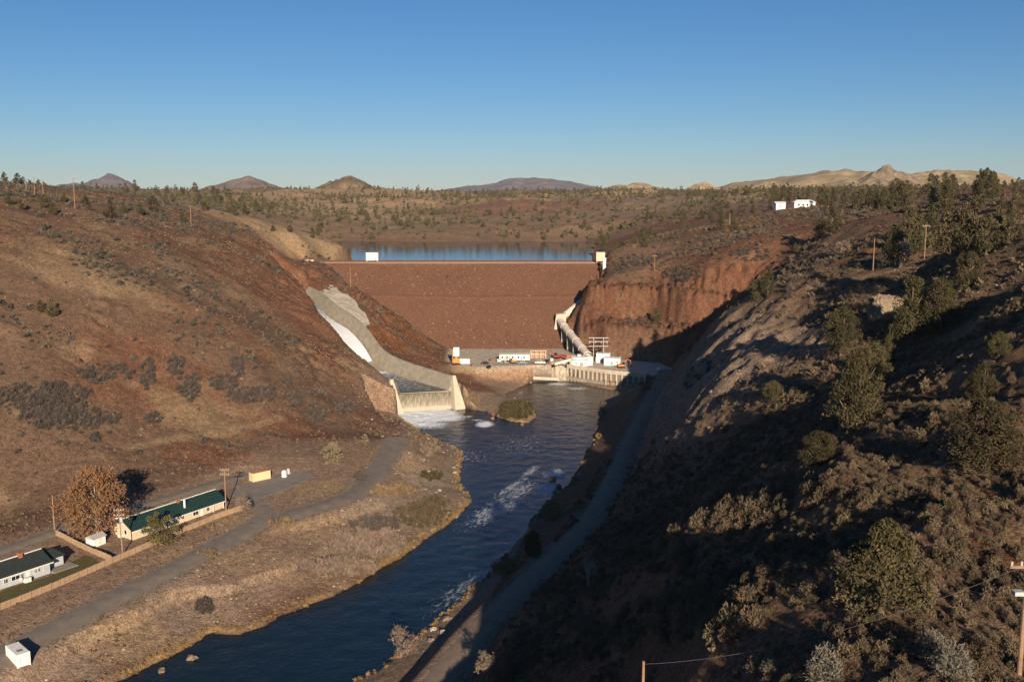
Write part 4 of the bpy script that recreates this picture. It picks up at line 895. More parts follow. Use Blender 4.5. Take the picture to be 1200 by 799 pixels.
MB().box(-1.8, 1.8, -1.1, 1.1, 1.0, 3.4).build('engine_housing', YELLOW, root); MB().box(-2.2, -1.8, -.3, .3, .8, 8.0).build('mast', YELLOW, root); MB().box(-1.8, 1.2, -1.5, 1.2, 4.6, 9.0).build('white_panel', WHITE, root); MB().box(-.6, .2, -.5, .3, 3.4, 4.6).build('bracket', METAL, root)
p = az(631, 421, 8.7); root = empty('scaffold_shelter', (p[0], p[1]+3, 8.7), 0, 'open pinkish scaffold shelter right of the site trailer', 'shelter')
for x in (-4,-1.3,1.3,4):
    for y in (-1.5, 1.5): MB().box(x-.12, x+.12, y-.12, y+.12, 0, 4.2).build('post', PEACH, root)
MB().box(-4.3, 4.3, -1.8, 1.8, 4.2, 4.45).build('roof', PEACH, root); MB().box(-4, 4, -1.55, -1.45, 2.0, 2.2).build('rail', PEACH, root); MB().box(-4, 4, 1.3, 1.4, 0, 3.6).build('back_panel', flat('pink_panel', (.4,.25,.18)), root)
for i, (u, v, mt, sx, h) in enumerate([(585,424,GALV,2.2,1.6),(576,423,RUSTM,2.0,1.2),(641,424.5,DARKP,2.4,1.4),(646,423,SILVER,2.2,1.5),(661,419,REDP,3,1.4),(668,421,ORANGE,2.6,1.6),(554,429,RUSTM,1.6,.9),(573,431,DARKP,1.4,1.2)]):
    p = az(u, v, 8.5); root = empty('equipment_crate', (p[0], p[1], 8.5), i*.6, ['grey metal crate left of the site trailer','rust-coloured crate between the black car and the site trailer','black crate right of the white pickup','silver crate beside the red excavator','red crate on the slope foot under the penstock','orange crate nearest the penstock foot','low rusty crate at the yard edge','small black crate at the front yard edge'][i], 'crate')
    MB().box(-sx/2, sx/2, -.8, .8, .12, h).build('body', mt, root); MB().box(-sx/2-.06, sx/2+.06, -.86, .86, h, h+.1).build('lid', mt, root)
    for x in (-sx/2+.2, sx/2-.2): MB().box(x-.1, x+.1, -.8, .8, 0, .12).build('skid', POST, root)
# concrete block walls in front of the yard
a0, a1 = az(612, 444, 1.2), az(655, 446, 1.2); b = MB(); d = (a1-a0)/np.linalg.norm(a1-a0); n_ = np.array([-d[1], d[0], 0])
b.add([a0, a1, a1+n_*1.2, a0+n_*1.2]+[q+np.array([0,0,1.5]) for q in (a0, a1, a1+n_*1.2, a0+n_*1.2)], [(4,5,6,7),(0,1,5,4),(1,2,6,5),(2,3,7,6),(3,0,4,7)])
tag(b.build('river_wall', CONC2), 'low pale concrete wall along the water left of the powerhouse', 'wall')

# white ranch building on the far right hill
p = hit(935, 243.5); rr = empty('ranch_house', tuple(p), 0, 'long white ranch house among trees on the right hilltop', 'house'); s = p[1]/F
MB().box(-4*s, 20*s, 0, 8, -2, 6.5*s).build('wall', WHITE, rr); MB().add([(-5*s,-.6,6.4*s),(21*s,-.6,6.4*s),(21*s,8.6,6.4*s),(-5*s,8.6,6.4*s),(0,4,9*s),(16*s,4,9*s)], [(0,1,5,4),(1,2,5),(2,3,4,5),(3,0,4),(0,3,2,1)]).build('roof', WHITE, rr)
for x in (0,5,10,15): MB().box(x*s, (x+2)*s, -.1, .02, 2*s, 4.5*s).build('window', GLASS, rr)
rr = empty('farm_barn', (p[0]-18*s, p[1]+6, p[2]), 0, 'smaller white barn left of the ranch house on the hilltop', 'barn')
MB().box(-5*s, 6*s, 0, 8, -2, 5.0*s).build('wall', WHITE, rr); MB().add([(-6*s,-.6,4.9*s),(7*s,-.6,4.9*s),(7*s,8.6,4.9*s),(-6*s,8.6,4.9*s),(-6*s,4,6.8*s),(7*s,4,6.8*s)], [(0,1,5,4),(2,3,4,5),(0,4,3),(1,2,5),(0,3,2,1)]).build('roof', WHITE, rr)
MB().box(-2*s, 2*s, -.1, .02, -.5, 4*s).build('door', METAL, rr)
# ------------------------------------------------------------------ plants: prototypes
def rot_rand(n, rng):
    q = rng.normal(size=(n, 4)); q /= np.linalg.norm(q, axis=1)[:, None]; w, x, y, z = q.T
    return np.stack([np.stack([1-2*(y*y+z*z), 2*(x*y-z*w), 2*(x*z+y*w)], -1), np.stack([2*(x*y+z*w), 1-2*(x*x+z*z), 2*(y*z-x*w)], -1)], 1)   # two axes
def leaf_quads(C, size, rng, asp=1.0, lean=None, spread=.25):
    n = len(C); ax = rot_rand(n, rng); e, g = ax[:,0], ax[:,1]
    if lean is not None:          # blades that follow a direction
        e = lean+rng.normal(0, spread, (n, 3)); e /= np.linalg.norm(e, axis=1)[:,None]
        g = np.cross(e, rng.normal(size=(n, 3))); g /= np.linalg.norm(g, axis=1)[:,None]
    s = (size*rng.uniform(.6, 1.4, n))[:,None]
    V = np.stack([C-e*s*asp-g*s*.6, C+e*s*asp-g*s*.25, C+e*s*asp*1.1+g*s*.35, C-e*s*asp*.8+g*s*.7], 1).reshape(-1, 3)
    return V, np.arange(4*n).reshape(n, 4)
def crown_points(n, lobes, w, h, zb, rng, cone=.5):
    # lobes spread through an uneven upright body, leaves lie towards each lobe's skin
    L = []
    while len(L) < lobes:
        t = rng.uniform(0, 1); rad = (w/2)*((1-t)**cone)*(.55+.6*min(1, t*3.5))*.95
        a = rng.uniform(0, 2*math.pi); rr = rad*math.sqrt(rng.uniform(.08, 1)); L.append((rr*math.cos(a), rr*math.sin(a), zb+(h-zb)*t*.93, (.13+.15*rng.uniform())*w*(1.05-.55*t)))
    L = np.array(L); k = rng.integers(0, lobes, n); d = rng.normal(size=(n, 3)); d /= np.linalg.norm(d, axis=1)[:,None]
    r = L[k,3]*rng.uniform(.45, 1.05, n)**.7
    return L[k,:3]+d*r[:,None]*np.array([1, 1, .85])
def limb_mesh(h, r0, limbs, rng, spread=.35, lean=.05):
    b = MB(); top = np.array([rng.normal(0, lean)*h, rng.normal(0, lean)*h, h*.8])
    pts = [np.array([0,0,-.5])]+[top*t+np.array([rng.normal(0, .02)*h, rng.normal(0, .02)*h, 0]) for t in (.12, .35, .65, 1)]
    b.tube(pts, [r0*1.3, r0, r0*.8, r0*.5, r0*.15], 7)
    for i in range(limbs):
        t = rng.uniform(.15, .75); p = top*t; a = rng.uniform(0, 2*math.pi); l = h*spread*(1.1-t*.7)
        q = p+np.array([math.cos(a)*l*.6, math.sin(a)*l*.6, l*.35]); e = p+np.array([math.cos(a)*l, math.sin(a)*l, l*.9])
        b.tube([p, q, e], [r0*.45, r0*.3, r0*.08], 5)
    me = bpy.data.meshes.new('trunk'); me.from_pydata(b.v, [], b.f); me.update(); return me
def bare_mesh(h, r0, rng, levels=4, spread=.75, first=.28, kids=4):
    b = MB()
    def grow(p, d, l, r, lv):
        q = p+d*l*.5+rng.normal(0, .06, 3)*l; e = p+d*l+rng.normal(0, .08, 3)*l
        b.tube([p, q, e], [r, r*.8, r*.55], 5 if lv > 1 else 3, cap=False)
        if lv == 0: return
        for i in range(kids+(1 if lv < 3 else 0)):
            nd = d+rng.normal(0, spread, 3)+np.array([0, 0, .18]); nd /= np.linalg.norm(nd)
            grow(p+(e-p)*rng.uniform(.45, 1.0), nd, l*rng.uniform(.55, .8), r*.5, lv-1)
    for i in range(3): grow(np.array([0, 0, -.4 if i == 0 else .2]), np.array([rng.normal(0, .3), rng.normal(0, .3), 1.0])/1.05, h*first*rng.uniform(.8, 1.2), r0*(1 if i == 0 else .7), levels)
    V = np.array(b.v); V[:,2] *= h/max(V[:,2].max(), .1)
    me = bpy.data.meshes.new('branches'); me.from_pydata(V.tolist(), [], b.f); me.update(); return me
def add_mat(me, m): me.materials.append(m); return me
def juniper_proto(n, lobes, leaf, seed, w=.75, mat=None, cone=.55):
    rng = np.random.default_rng(seed); C = crown_points(n, lobes, w, 1.0, .1, rng, cone); V, Fc = leaf_quads(C, leaf, rng)
    return mesh_np('crown', V, Fc, mat or JUNIPER), add_mat(limb_mesh(1.0, .035, 8, rng), BARK)
NEAR = [juniper_proto(10000, 44, .0125, 700+i, (.86, .75, .95)[i], cone=(.5, .6, .45)[i]) for i in range(3)]
MID = [juniper_proto(1500, 26, .026, 720+i, (.9, .8, .75, .95)[i], cone=(.5, .65, .7, .45)[i]) for i in range(4)]
FARP = [juniper_proto(260, 12, .055, 740+i, (.9, .75, .6, .8)[i], JUNIPER_FAR, (.5, .7, .8, .5)[i]) for i in range(4)]
def clump_proto(n, seed, leaf, mat, flat_=.75, asp=2.2, name='sagebrush', spread=.25):
    rng = np.random.default_rng(seed); d = rng.normal(size=(n, 3)); d[:,2] = np.abs(d[:,2])+.15; d /= np.linalg.norm(d, axis=1)[:,None]
    lob = rng.uniform(.65, 1.0, 7); k = (np.arctan2(d[:,1], d[:,0])/(2*math.pi)*7).astype(int) % 7
    r = rng.uniform(.35, 1, n)**.6*lob[k]; C = d*r[:,None]*np.array([.55, .55, flat_]); V, Fc = leaf_quads(C, leaf, rng, asp, lean=d, spread=spread)
    return mesh_np(name, V, Fc, mat)
SAGEP = [clump_proto(420, 760+i, .03, SAGE, (.7, .85, .6)[i], 1.5, spread=.7) for i in range(3)]
SAGEF = [clump_proto(60, 770+i, .09, SAGE, .7, 1.4, spread=.6) for i in range(3)]
BRUSHP = [clump_proto(120, 780+i, .06, BRUSH, .9, 2.4, 'brush') for i in range(3)]
REEDP = [clump_proto(46, 790+i, .07, REED, 1.2, 4.0, 'reeds') for i in range(2)]
OCHREP = [clump_proto(40, 800+i, .09, OCHRE, .8, 2.5, 'bank_grass') for i in range(2)]
ISLEP = [clump_proto(150, 810+i, .07, ISLET, .9, 1.6, 'islet_brush') for i in range(2)]
TUFT = [clump_proto(14, 820+i, .16, noise_mat('dry_tuft', [(.13,.085,.05),(.22,.15,.09)], .3, rnd=.35), .55, 1.8, 'tuft') for i in range(2)]
OLIVEP = [clump_proto(120, 840+i, .06, OLIVE, .7, 2.0, 'olive_brush', .5) for i in range(2)]
TWIGP = [clump_proto(150, 830+i, .04, TWIG, 1.1, 5.0, 'willow') for i in range(2)]
def rock_proto(seed, mat):
    rng = np.random.default_rng(seed); import bmesh
    bm = bmesh.new(); bmesh.ops.create_icosphere(bm, subdivisions=2, radius=.5)
    off = rng.normal(size=3)*9
    for v in bm.verts:
        n_ = v.co.normalized(); k = 1+.35*math.sin(n_.x*4+off[0])*math.sin(n_.y*4+off[1])+.2*math.sin(n_.z*7+off[2]+n_.x*5); v.co = n_*.5*k
        v.co.z *= .7; v.co.x = round(v.co.x*5)/5*.5+v.co.x*.5
    me = bpy.data.meshes.new('boulder'); bm.to_mesh(me); bm.free(); me.materials.append(mat); return me
ROCKP = [rock_proto(900+i, ROCK) for i in range(3)]; PROCKP = [rock_proto(910+i, PALEROCK) for i in range(2)]

# ------------------------------------------------------------------ plants: placing
def tree(crown, trunk, p, h, wd, rz, name, label, cat='tree', group=None, parts=('crown', 'trunk')):
    root = empty(name, (p[0], p[1], p[2]-.15), rz, label, cat, group)
    for nm, me in zip(parts, (crown, trunk)):
        o = bpy.data.objects.new(nm, me); COL.objects.link(o); o.parent = root; o.scale = (wd, wd, h)
    return root
def scat(name, protos, X, Y, S, kind='stuff', sink=.05, Zs=None, hs=None, seed=1, extra=None):
    """one object of uncountable cover: points that carry a plant each"""
    rng = np.random.default_rng(seed); n = len(X); Zs = Hn(X, Y) if Zs is None else Zs
    me = bpy.data.meshes.new(name); me.vertices.add(n); me.vertices.foreach_set('co', np.stack([X, Y, Zs-sink*S], -1).astype(np.float32).ravel())
    a = me.attributes.new('scl', 'FLOAT_VECTOR', 'POINT'); hh = rng.uniform(.75, 1.25, n) if hs is None else hs
    a.data.foreach_set('vector', np.stack([S, S, S*hh], -1).astype(np.float32).ravel())
    a = me.attributes.new('rot', 'FLOAT_VECTOR', 'POINT'); a.data.foreach_set('vector', np.stack([np.zeros(n), np.zeros(n), rng.uniform(0, 6.283, n)], -1).astype(np.float32).ravel())
    a = me.attributes.new('pick', 'INT', 'POINT'); a.data.foreach_set('value', rng.integers(0, len(protos), n).astype(np.int32))
    o = tag(link(bpy.data.objects.new(name, me)), kind=kind)
    pc = bpy.data.collections.new(name+'_sources')
    for k_, m in enumerate(protos): pc.objects.link(bpy.data.objects.new(f'{name}_{k_}', m))
    ng = bpy.data.node_groups.new(name, 'GeometryNodeTree'); N, L = ng.nodes, ng.links
    ng.interface.new_socket('Geometry', in_out='INPUT', socket_type='NodeSocketGeometry'); ng.interface.new_socket('Geometry', in_out='OUTPUT', socket_type='NodeSocketGeometry')
    gi, go_ = N.new('NodeGroupInput'), N.new('NodeGroupOutput'); ip = N.new('GeometryNodeInstanceOnPoints'); ci = N.new('GeometryNodeCollectionInfo')
    ci.inputs['Collection'].default_value = pc; ci.inputs['Separate Children'].default_value = True; ci.inputs['Reset Children'].default_value = True
    def na(nm, ty):
        q = N.new('GeometryNodeInputNamedAttribute'); q.data_type = ty; q.inputs['Name'].default_value = nm; return q.outputs['Attribute']
    L.new(gi.outputs[0], ip.inputs['Points']); L.new(ci.outputs[0], ip.inputs['Instance']); ip.inputs['Pick Instance'].default_value = True
    L.new(na('pick', 'INT'), ip.inputs['Instance Index']); L.new(na('rot', 'FLOAT_VECTOR'), ip.inputs['Rotation']); L.new(na('scl', 'FLOAT_VECTOR'), ip.inputs['Scale'])
    L.new(ip.outputs[0], go_.inputs[0]); md = o.modifiers.new('plants', 'NODES'); md.node_group = ng
    return o
def uv(X, Y, Zs):
    dz = Zs-CAMZ; f = Y*CT-dz*ST; return U0+F*X/f, V0-F*(Y*ST+dz*CT)/f
def rnd_pts(n, x0, x1, y0, y1, dens, seed, margin=60):
    rng = np.random.default_rng(seed); X = rng.uniform(x0, x1, n); Y = rng.uniform(y0, y1, n)
    U, V = uv(X, Y, Hn(X, Y)); k = (U > -margin) & (U < 1200+margin) & (V < 799+160) & (rng.uniform(0, 1, n) < dens(X, Y)); return X[k], Y[k]
ROADFREE = [(pts, wd) for pts, wd in road_w.values()]
def works(X, Y):
    k = (sdist(X, Y, river_poly) > 1.0) & (sdist(X, Y, lake_poly) > 2) & (sdist(X, Y, channel_poly) > 7) & (sdist(X, Y, deck_poly) > 3) & (sdist(X, Y, yard_poly) > 3) & (sdist(X, Y, house_terr) > 1) & (sdist(X, Y, pad_poly) > 1)
    for pts, wd in ROADFREE: k &= seg_dist(X, Y, pts, False)[0] > wd/2+.8
    k &= ~((Y > 556) & (Y < 645) & (X > -118+(632-Y)*.9) & (X < 52-(632-Y)*.12))
    return k
def rside(X, Y): return (X > np.interp(Y, [0,200,300,420,500], [-25,0,22,52,70])) & (Y < 480)
SLG = np.hypot(*np.gradient(Z, YL, XL))
# named trees: place, height px, width/height, prototype set
def put_tree(u, v, hpx, wr, protos, k, name, label, group=None, cat='tree'):
    p = hit(u, v)
    if p is None: print('no ground', u, v, label); return
    h = hpx*p[1]/F; c, t = protos[k]; return tree(c, t, p, h, h*wr, (u*7.3) % 6.28, name, label, cat, group)
for (u, v, hp, wr, k, lab) in [
    (1032,727,132,.95,0,'large dense juniper standing alone near the lower right corner'),
    (1150,552,88,1.3,2,'broad spreading juniper at the right edge above the large lone juniper'),
    (1003,500,100,.85,1,'tall juniper on the bench, left of centre of the right hillside'),
    (985,418,62,.95,0,'rounded juniper on the crest behind the rock face'),
    (1068,400,82,.8,1,'tall grey-green juniper right of the pale block outcrop'),
    (1100,392,68,.85,2,'juniper touching the right side of the tall grey-green juniper'),
    (1022,455,58,.95,0,'juniper just above the tall bench juniper'),
    (1040,430,42,.6,1,'small pointed juniper on the bench in front of the dark hollow'),
    (1135,338,44,.9,2,'dark green juniper below the ridge line at the right'),
    (1150,470,50,1.0,1,'sparse juniper on the stony slope right of the bench'),
    (960,545,44,1.2,2,'low wide juniper at the edge of the shaded draw'),
    (1170,420,34,1.1,0,'small round juniper on the upper stony slope'),
    (905,470,26,1.3,0,'low juniper bush on the rim of the rock face')]:
    put_tree(u, v, hp, wr, NEAR, k, 'juniper_tree', lab)
for i, (u, v, hp, wr, k) in enumerate([(1112,300,58,.75,0),(1140,304,74,.75,1),(1166,292,52,.8,2),(1090,290,48,.8,3),(1064,282,40,.8,0),(1052,312,48,1.0,3),(1127,296,60,.7,2),(1182,286,42,.8,1),(1075,296,44,.8,2),(974,276,34,.9,0),(962,280,22,1,3),(900,347,36,.65,2),(893,338,22,.9,1),(888,352,22,1,3),(1045,292,30,.9,1),(1155,300,50,.8,0)]):
    put_tree(u, v, hp, wr, MID, k, 'juniper_tree', ['leftmost of the tall junipers on the shaded far slope of the right draw','tallest juniper of the dark grove on the right slope','juniper at the right end of the dark grove','juniper at the left end of the dark grove','juniper just left of the dark grove','dark juniper behind the two roadside poles','slim juniper in the middle of the dark grove','juniper beyond the right end of the dark grove near the ridge line','juniper behind the right roadside pole','round juniper below the white ranch house','small juniper beside the round juniper below the ranch house','narrow upright juniper in the red gully','small juniper beside the narrow one in the red gully','low juniper below the narrow one in the red gully','small juniper between grove and ranch house','juniper in the back of the dark grove'][i])
for i, (u, v, hp) in enumerate([(21,216,13),(158,224,13),(195,227,9),(214,230,10),(228,226,11),(10,240,14),(25,246,14),(52,244,16),(62,252,14),(130,256,22),(100,240,12),(180,248,18),(165,252,14),(145,250,14),(215,262,14),(234,240,14),(256,238,16),(272,250,14),(287,252,13),(240,246,10),(120,300,10),(60,372,22),(48,366,16),(320,272,8),(340,273,9),(105,246,10),(75,238,11),(250,230,12),(268,232,11),(285,238,12),(300,246,12)]):
    put_tree(u, v, hp, .95, MID, i % 4, 'juniper_tree', {0:'lone round juniper on the skyline at the far left', 21:'larger juniper halfway up the left slope', 22:'smaller juniper beside the larger one halfway up the left slope'}.get(i, 'small juniper scattered along the top of the left hillside'), None if i in (0, 21, 22) else 'junipers along the top of the left hillside')
# skyline grove right
rng = np.random.default_rng(5); kk = 0
for i in range(58):
    u = rng.uniform(905, 1205); v = 243-(u-905)*.035+rng.uniform(-4, 6) if u < 1040 else rng.uniform(224, 250)
    hp = rng.uniform(14, 22) if u < 1040 else rng.uniform(20, 34)
    if 905 < u < 960 and v > 236: v -= 9
    p = hit(u, v)
    if p is None or p[1] > 1500: continue
    c, t = MID[i % 4]; h = hp*p[1]/F; tree(c, t, p, min(h, 15), min(h, 15)*.75, i, 'juniper_tree', 'dark juniper in the row along the right skyline', 'tree', 'junipers along the right skyline')
# mid-distance junipers, one by one, then the far wood as one mass
def wood(X, Y): 
    d = .5+.9*fbm(X/120, Y/120, 601, 3); return np.clip(d, .03, 1)*(1-.85*np.exp(-(((X-5)/150)**2+((Y-1300)/150)**2)))
X, Y = rnd_pts(9000, 60, 420, 470, 1150, lambda x, y: np.clip(.4+fbm(x/70, y/70, 605, 3), .05, 1)*.07*np.clip((y-430)/350, .15, 1), 41)
X2, Y2 = rnd_pts(9000, -420, 80, 640, 1250, lambda x, y: wood(x, y)*.06, 42); X, Y = np.append(X, X2), np.append(Y, Y2)
k = works(X, Y) & (Hn(X, Y, SLG) < .75) & ~((X > 190) & (X < 260) & (Y > 740) & (Y < 815)); X, Y = X[k], Y[k]
o_ = np.argsort(Y); X, Y = X[o_], Y[o_]; print('mid trees', len(X))
for i in range(min(len(X), 190)):
    h = rng.uniform(4, 9); c, t = MID[i % 4]
    tree(c, t, (X[i], Y[i], H(X[i], Y[i])), h, h*rng.uniform(.75, 1.0), i*1.7, 'juniper_tree', 'juniper scattered over the slopes beside and beyond the lake', 'tree', 'junipers around the lake')
XR, YR = X[190:], Y[190:]
X, Y = rnd_pts(70000, -1100, 1100, 950, 2300, lambda x, y: wood(x, y)*np.clip(.2-.00004*(y-950), .09, .3), 43); k = sdist(X, Y, lake_poly) > 4; X, Y = np.append(X[k], XR), np.append(Y[k], YR)
print('far trees', len(X)); scat('far_juniper_wood', [c for c, _ in FARP], X, Y, np.random.default_rng(2).uniform(4, 9, len(X)))
X, Y = rnd_pts(60000, -1000, 1000, 900, 2200, lambda x, y: np.clip(.35+fbm(x/60, y/60, 611, 3), .05, 1)*.25, 44); k = sdist(X, Y, lake_poly) > 2
scat('far_scrub', SAGEF, X[k], Y[k], np.random.default_rng(3).uniform(1.5, 4, k.sum()))

# sagebrush: right hillside
def dsage(x, y): return np.clip(.45+1.0*fbm(x/14, y/14, 621, 3), .06, 1)
X, Y = rnd_pts(230000, -30, 230, 50, 330, lambda x, y: dsage(x, y)*np.clip(1.0-(y-50)/420, .3, 1)*.9, 45); k = works(X, Y) & rside(X, Y) & (Hn(X, Y, SLG) < 1.3)
c2 = np.exp(-(((X-68)/27)**4+((Y-322)/72)**4)); k &= np.random.default_rng(4).uniform(size=len(X)) > c2*1.25
X, Y = X[k], Y[k]; S = np.random.default_rng(6).gamma(3.2, .24, len(X)).clip(.3, 2.1)
app = S/Y; o_ = np.argsort(-app)
print('sage', len(X))
for j in o_[:300]:
    o = bpy.data.objects.new('sagebrush', SAGEP[int(j) % 3]); COL.objects.link(o); o.location = (X[j], Y[j], H(X[j], Y[j])-.05); o.rotation_euler = (0, 0, float(j)); o.scale = (S[j], S[j], S[j]*random.uniform(.8, 1.2))
    tag(o, 'sagebrush clump among many on the near right hillside', 'shrub', 'sagebrush on the near right hillside')
r_ = o_[300:]; nr = Y[r_] < 170
scat('sagebrush_cover', SAGEP, X[r_][nr], Y[r_][nr], S[r_][nr], seed=3); scat('sagebrush_cover', SAGEF, X[r_][~nr], Y[r_][~nr], S[r_][~nr]*1.15, seed=4)
# scrub on the farther right slope and the left hill
X, Y = rnd_pts(60000, 60, 420, 330, 760, lambda x, y: np.clip(.35+1.1*fbm(x/28, y/28, 631, 3), .03, 1)*.8, 46); k = works(X, Y) & (Hn(X, Y, SLG) < .9); X, Y = X[k], Y[k]
scat('slope_scrub', [m for m in SAGEF]+[BRUSHP[0]], X, Y, np.random.default_rng(7).gamma(3, .45, len(X)).clip(.6, 3.2), seed=5)
def dleft(x, y): 
    top = sstep(20, 75, Hn(x, y)); return np.clip(.12+1.1*fbm(x/24, y/24, 641, 3), .0, 1)*(.10+.55*top)
X, Y = rnd_pts(110000, -420, -60, 285, 760, lambda x, y: np.clip(dleft(x, y), .01, 1)*1.0, 47); k = works(X, Y) & (Hn(X, Y) > 11); X, Y = X[k], Y[k]; print('left scrub', len(X))
scat('hillside_scrub', [clump_proto(60, 850+i, .11, noise_mat('grey_scrub%d' % i, [(.08,.068,.052),(.135,.112,.084)], .6, rnd=.3), .7, 1.5, 'scrub') for i in range(2)], X, Y, np.random.default_rng(8).gamma(3, .5, len(X)).clip(.7, 3.6), seed=6)
X, Y = rnd_pts(130000, -330, -20, 190, 620, lambda x, y: np.clip(.35+fbm(x/18, y/18, 651, 3), .03, 1)*.5, 48); k = works(X, Y); X, Y = X[k], Y[k]
scat('dry_grass_tufts', TUFT, X, Y, np.random.default_rng(9).uniform(.35, 1.1, len(X)), seed=7)
# rocks
X, Y = rnd_pts(110000, -20, 230, 60, 420, lambda x, y: np.clip(.1+1.4*fbm(x/20, y/20, 661, 3)+.8*np.exp(-(((x-72)/26)**2+((y-335)/65)**2)), 0, 1)*.22, 49); k = works(X, Y) & rside(X, Y) & (np.exp(-(((X-72)/26)**2+((Y-335)/65)**2)) < .45); X, Y = X[k], Y[k]
scat('loose_rocks', ROCKP, X, Y, np.random.default_rng(10).gamma(2, .22, len(X)).clip(.2, 2.2), seed=8, sink=.12)
X, Y = rnd_pts(60000, -330, 120, 280, 620, lambda x, y: np.clip(1.5*fbm(x/16, y/16, 671, 3), 0, 1)*.22, 50); k = works(X, Y) & ~rside(X, Y); X, Y = X[k], Y[k]
scat('hillside_stones', ROCKP, X, Y, np.random.default_rng(12).gamma(2, .22, len(X)).clip(.25, 1.6), seed=9, sink=.12)
rng = np.random.default_rng(77); T_ = rng.uniform(.03, .97, 9000); X = rng.uniform(-118, 52, 9000)
DSTONE = [rock_proto(920+i, noise_mat('dam_stone%d' % i, [(.13,.07,.045),(.25,.15,.1)], .5, rnd=.4)) for i in range(2)]
scat('dam_face_stones', DSTONE, X, 632-74*T_, rng.gamma(2, .19, 9000).clip(.25, 1.4), Zs=53-46*T_+.1, seed=14, sink=0)
# banks of the river
def bankpts(n, lo, hi, seed, f):
    rng = np.random.default_rng(seed); X = rng.uniform(-130, 80, n); Y = rng.uniform(150, 515, n); d = sdist(X, Y, river_poly); k = (d > lo) & (d < hi) & f(X, Y) & (sdist(X, Y, deck_poly) > 4)
    for pts, wd in ROADFREE: k &= seg_dist(X, Y, pts, False)[0] > wd/2+.5
    return X[k], Y[k]
lb = lambda x, y: (x < np.interp(y, [100,300,430], [-40,10,20])) & (y < 432)
X, Y = bankpts(60000, -.4, 1.8, 61, lambda x, y: lb(x, y) & (fbm(x/9, y/9, 681, 2) > -.35)); scat('bank_grass', OCHREP, X, Y, np.random.default_rng(13).uniform(.5, 1.2, len(X)), seed=10)
X, Y = bankpts(30000, -.3, 2.5, 62, lambda x, y: ~lb(x, y) & (y < 440) & (fbm(x/12, y/12, 683, 2) > .0)); scat('far_bank_grass', OCHREP, X, Y, np.random.default_rng(14).uniform(.6, 1.5, len(X)), seed=11)
X, Y = bankpts(9000, -1.2, 2.5, 63, lambda x, y: (y > 280)); scat('bank_cobbles', ROCKP+PROCKP, X, Y, np.random.default_rng(15).gamma(2, .3, len(X)).clip(.25, 1.8), seed=12, sink=.1)
X, Y = bankpts(26000, 2, 26, 64, lambda x, y: lb(x, y) & (fbm(x/12, y/12, 685, 2) > -.1)); scat('shore_stones', ROCKP+PROCKP, X[:4200], Y[:4200], np.random.default_rng(16).gamma(2, .16, len(X[:4200])).clip(.15, 1.1), seed=13, sink=.1)
def ell_pts(u, v, ru, rv, n, seed):
    rng = np.random.default_rng(seed); out = []
    for _ in range(n):
        a = rng.uniform(0, 6.283); q = rng.uniform()**.62; p = hit(u+ru*q*math.cos(a), v+rv*q*math.sin(a))
        if p is not None and p[2] > .2: out.append(p)
    return np.array(out)
for i, (u, v, ru, rv, n) in enumerate([(50,470,58,22,240),(80,492,60,14,150),(172,440,9,18,40),(205,430,11,14,40),(222,452,14,18,70),(262,450,18,9,50),(292,464,26,9,80),(278,432,8,14,35),(312,462,12,10,40),(345,470,9,9,28),(338,448,7,6,16),(371,487,10,8,26),(403,478,13,10,45),(180,492,10,5,20),(112,516,6,4,10),(120,440,36,12,70),(845,283,20,8,60),(880,298,24,9,60),(800,322,26,9,90),(745,306,22,7,70),(720,315,18,7,60)]):
    P = ell_pts(u, v, ru, rv, n, 300+i)
    scat('brush_thicket', BRUSHP, P[:,0], P[:,1], np.random.default_rng(i).uniform(1.0, 2.5, len(P)), seed=20+i)
for i, (u, v, ru, rv, n, pr, s0, s1) in enumerate([(430,640,46,16,260,TWIGP,1.5,2.6),(395,668,46,9,170,TWIGP,1.3,2.2),(495,604,34,15,260,OLIVEP,.8,1.7),(508,590,20,8,90,OLIVEP,.8,1.6),(440,615,30,10,90,BRUSHP,.9,1.7),(606,481,20,10,220,ISLEP,1.5,2.6),(590,488,10,6,40,ISLEP,1.2,2.0),(506,558,14,6,50,ISLEP,.9,1.5),(503,528,12,8,50,TWIGP,.9,1.6),(330,615,16,5,40,REEDP,.9,1.5),(245,650,14,4,36,REEDP,.7,1.1),(460,575,30,7,80,REEDP,.8,1.3),(240,712,10,8,40,BRUSHP,1.0,1.8),(648,600,9,10,60,OCHREP,1.4,2.4),(625,640,8,14,70,ISLEP,1.3,2.2),(590,665,12,10,60,OCHREP,1.2,2.2),(556,470,6,5,30,REEDP,1.2,2.2)]):
    P = ell_pts(u, v, ru, rv, n, 400+i); scat(['willow_thicket','shrub_patch','reed_patch'][0 if pr is TWIGP else 2 if pr is REEDP else 1], pr, P[:,0], P[:,1], np.random.default_rng(40+i).uniform(s0, s1, len(P)), seed=60+i)
for i, (u, v, ru, rv, n, s0, s1) in enumerate([(775,650,45,22,60,1.6,3.2),(860,605,60,22,90,1.5,2.8),(815,725,85,32,130,1.3,2.6),(715,745,40,28,50,1.4,2.8),(700,690,20,14,14,1.6,2.6),(930,580,60,20,80,1.3,2.4),(840,500,30,14,14,1.2,2.2),(650,760,60,26,50,1.2,2.4)]):
    P = ell_pts(u, v, ru, rv, n, 500+i); scat('slope_bushes', [SAGEP[0], SAGEP[1], SAGEP[2]], P[:,0], P[:,1], np.random.default_rng(90+i).uniform(s0, s1, len(P)), seed=90+i)
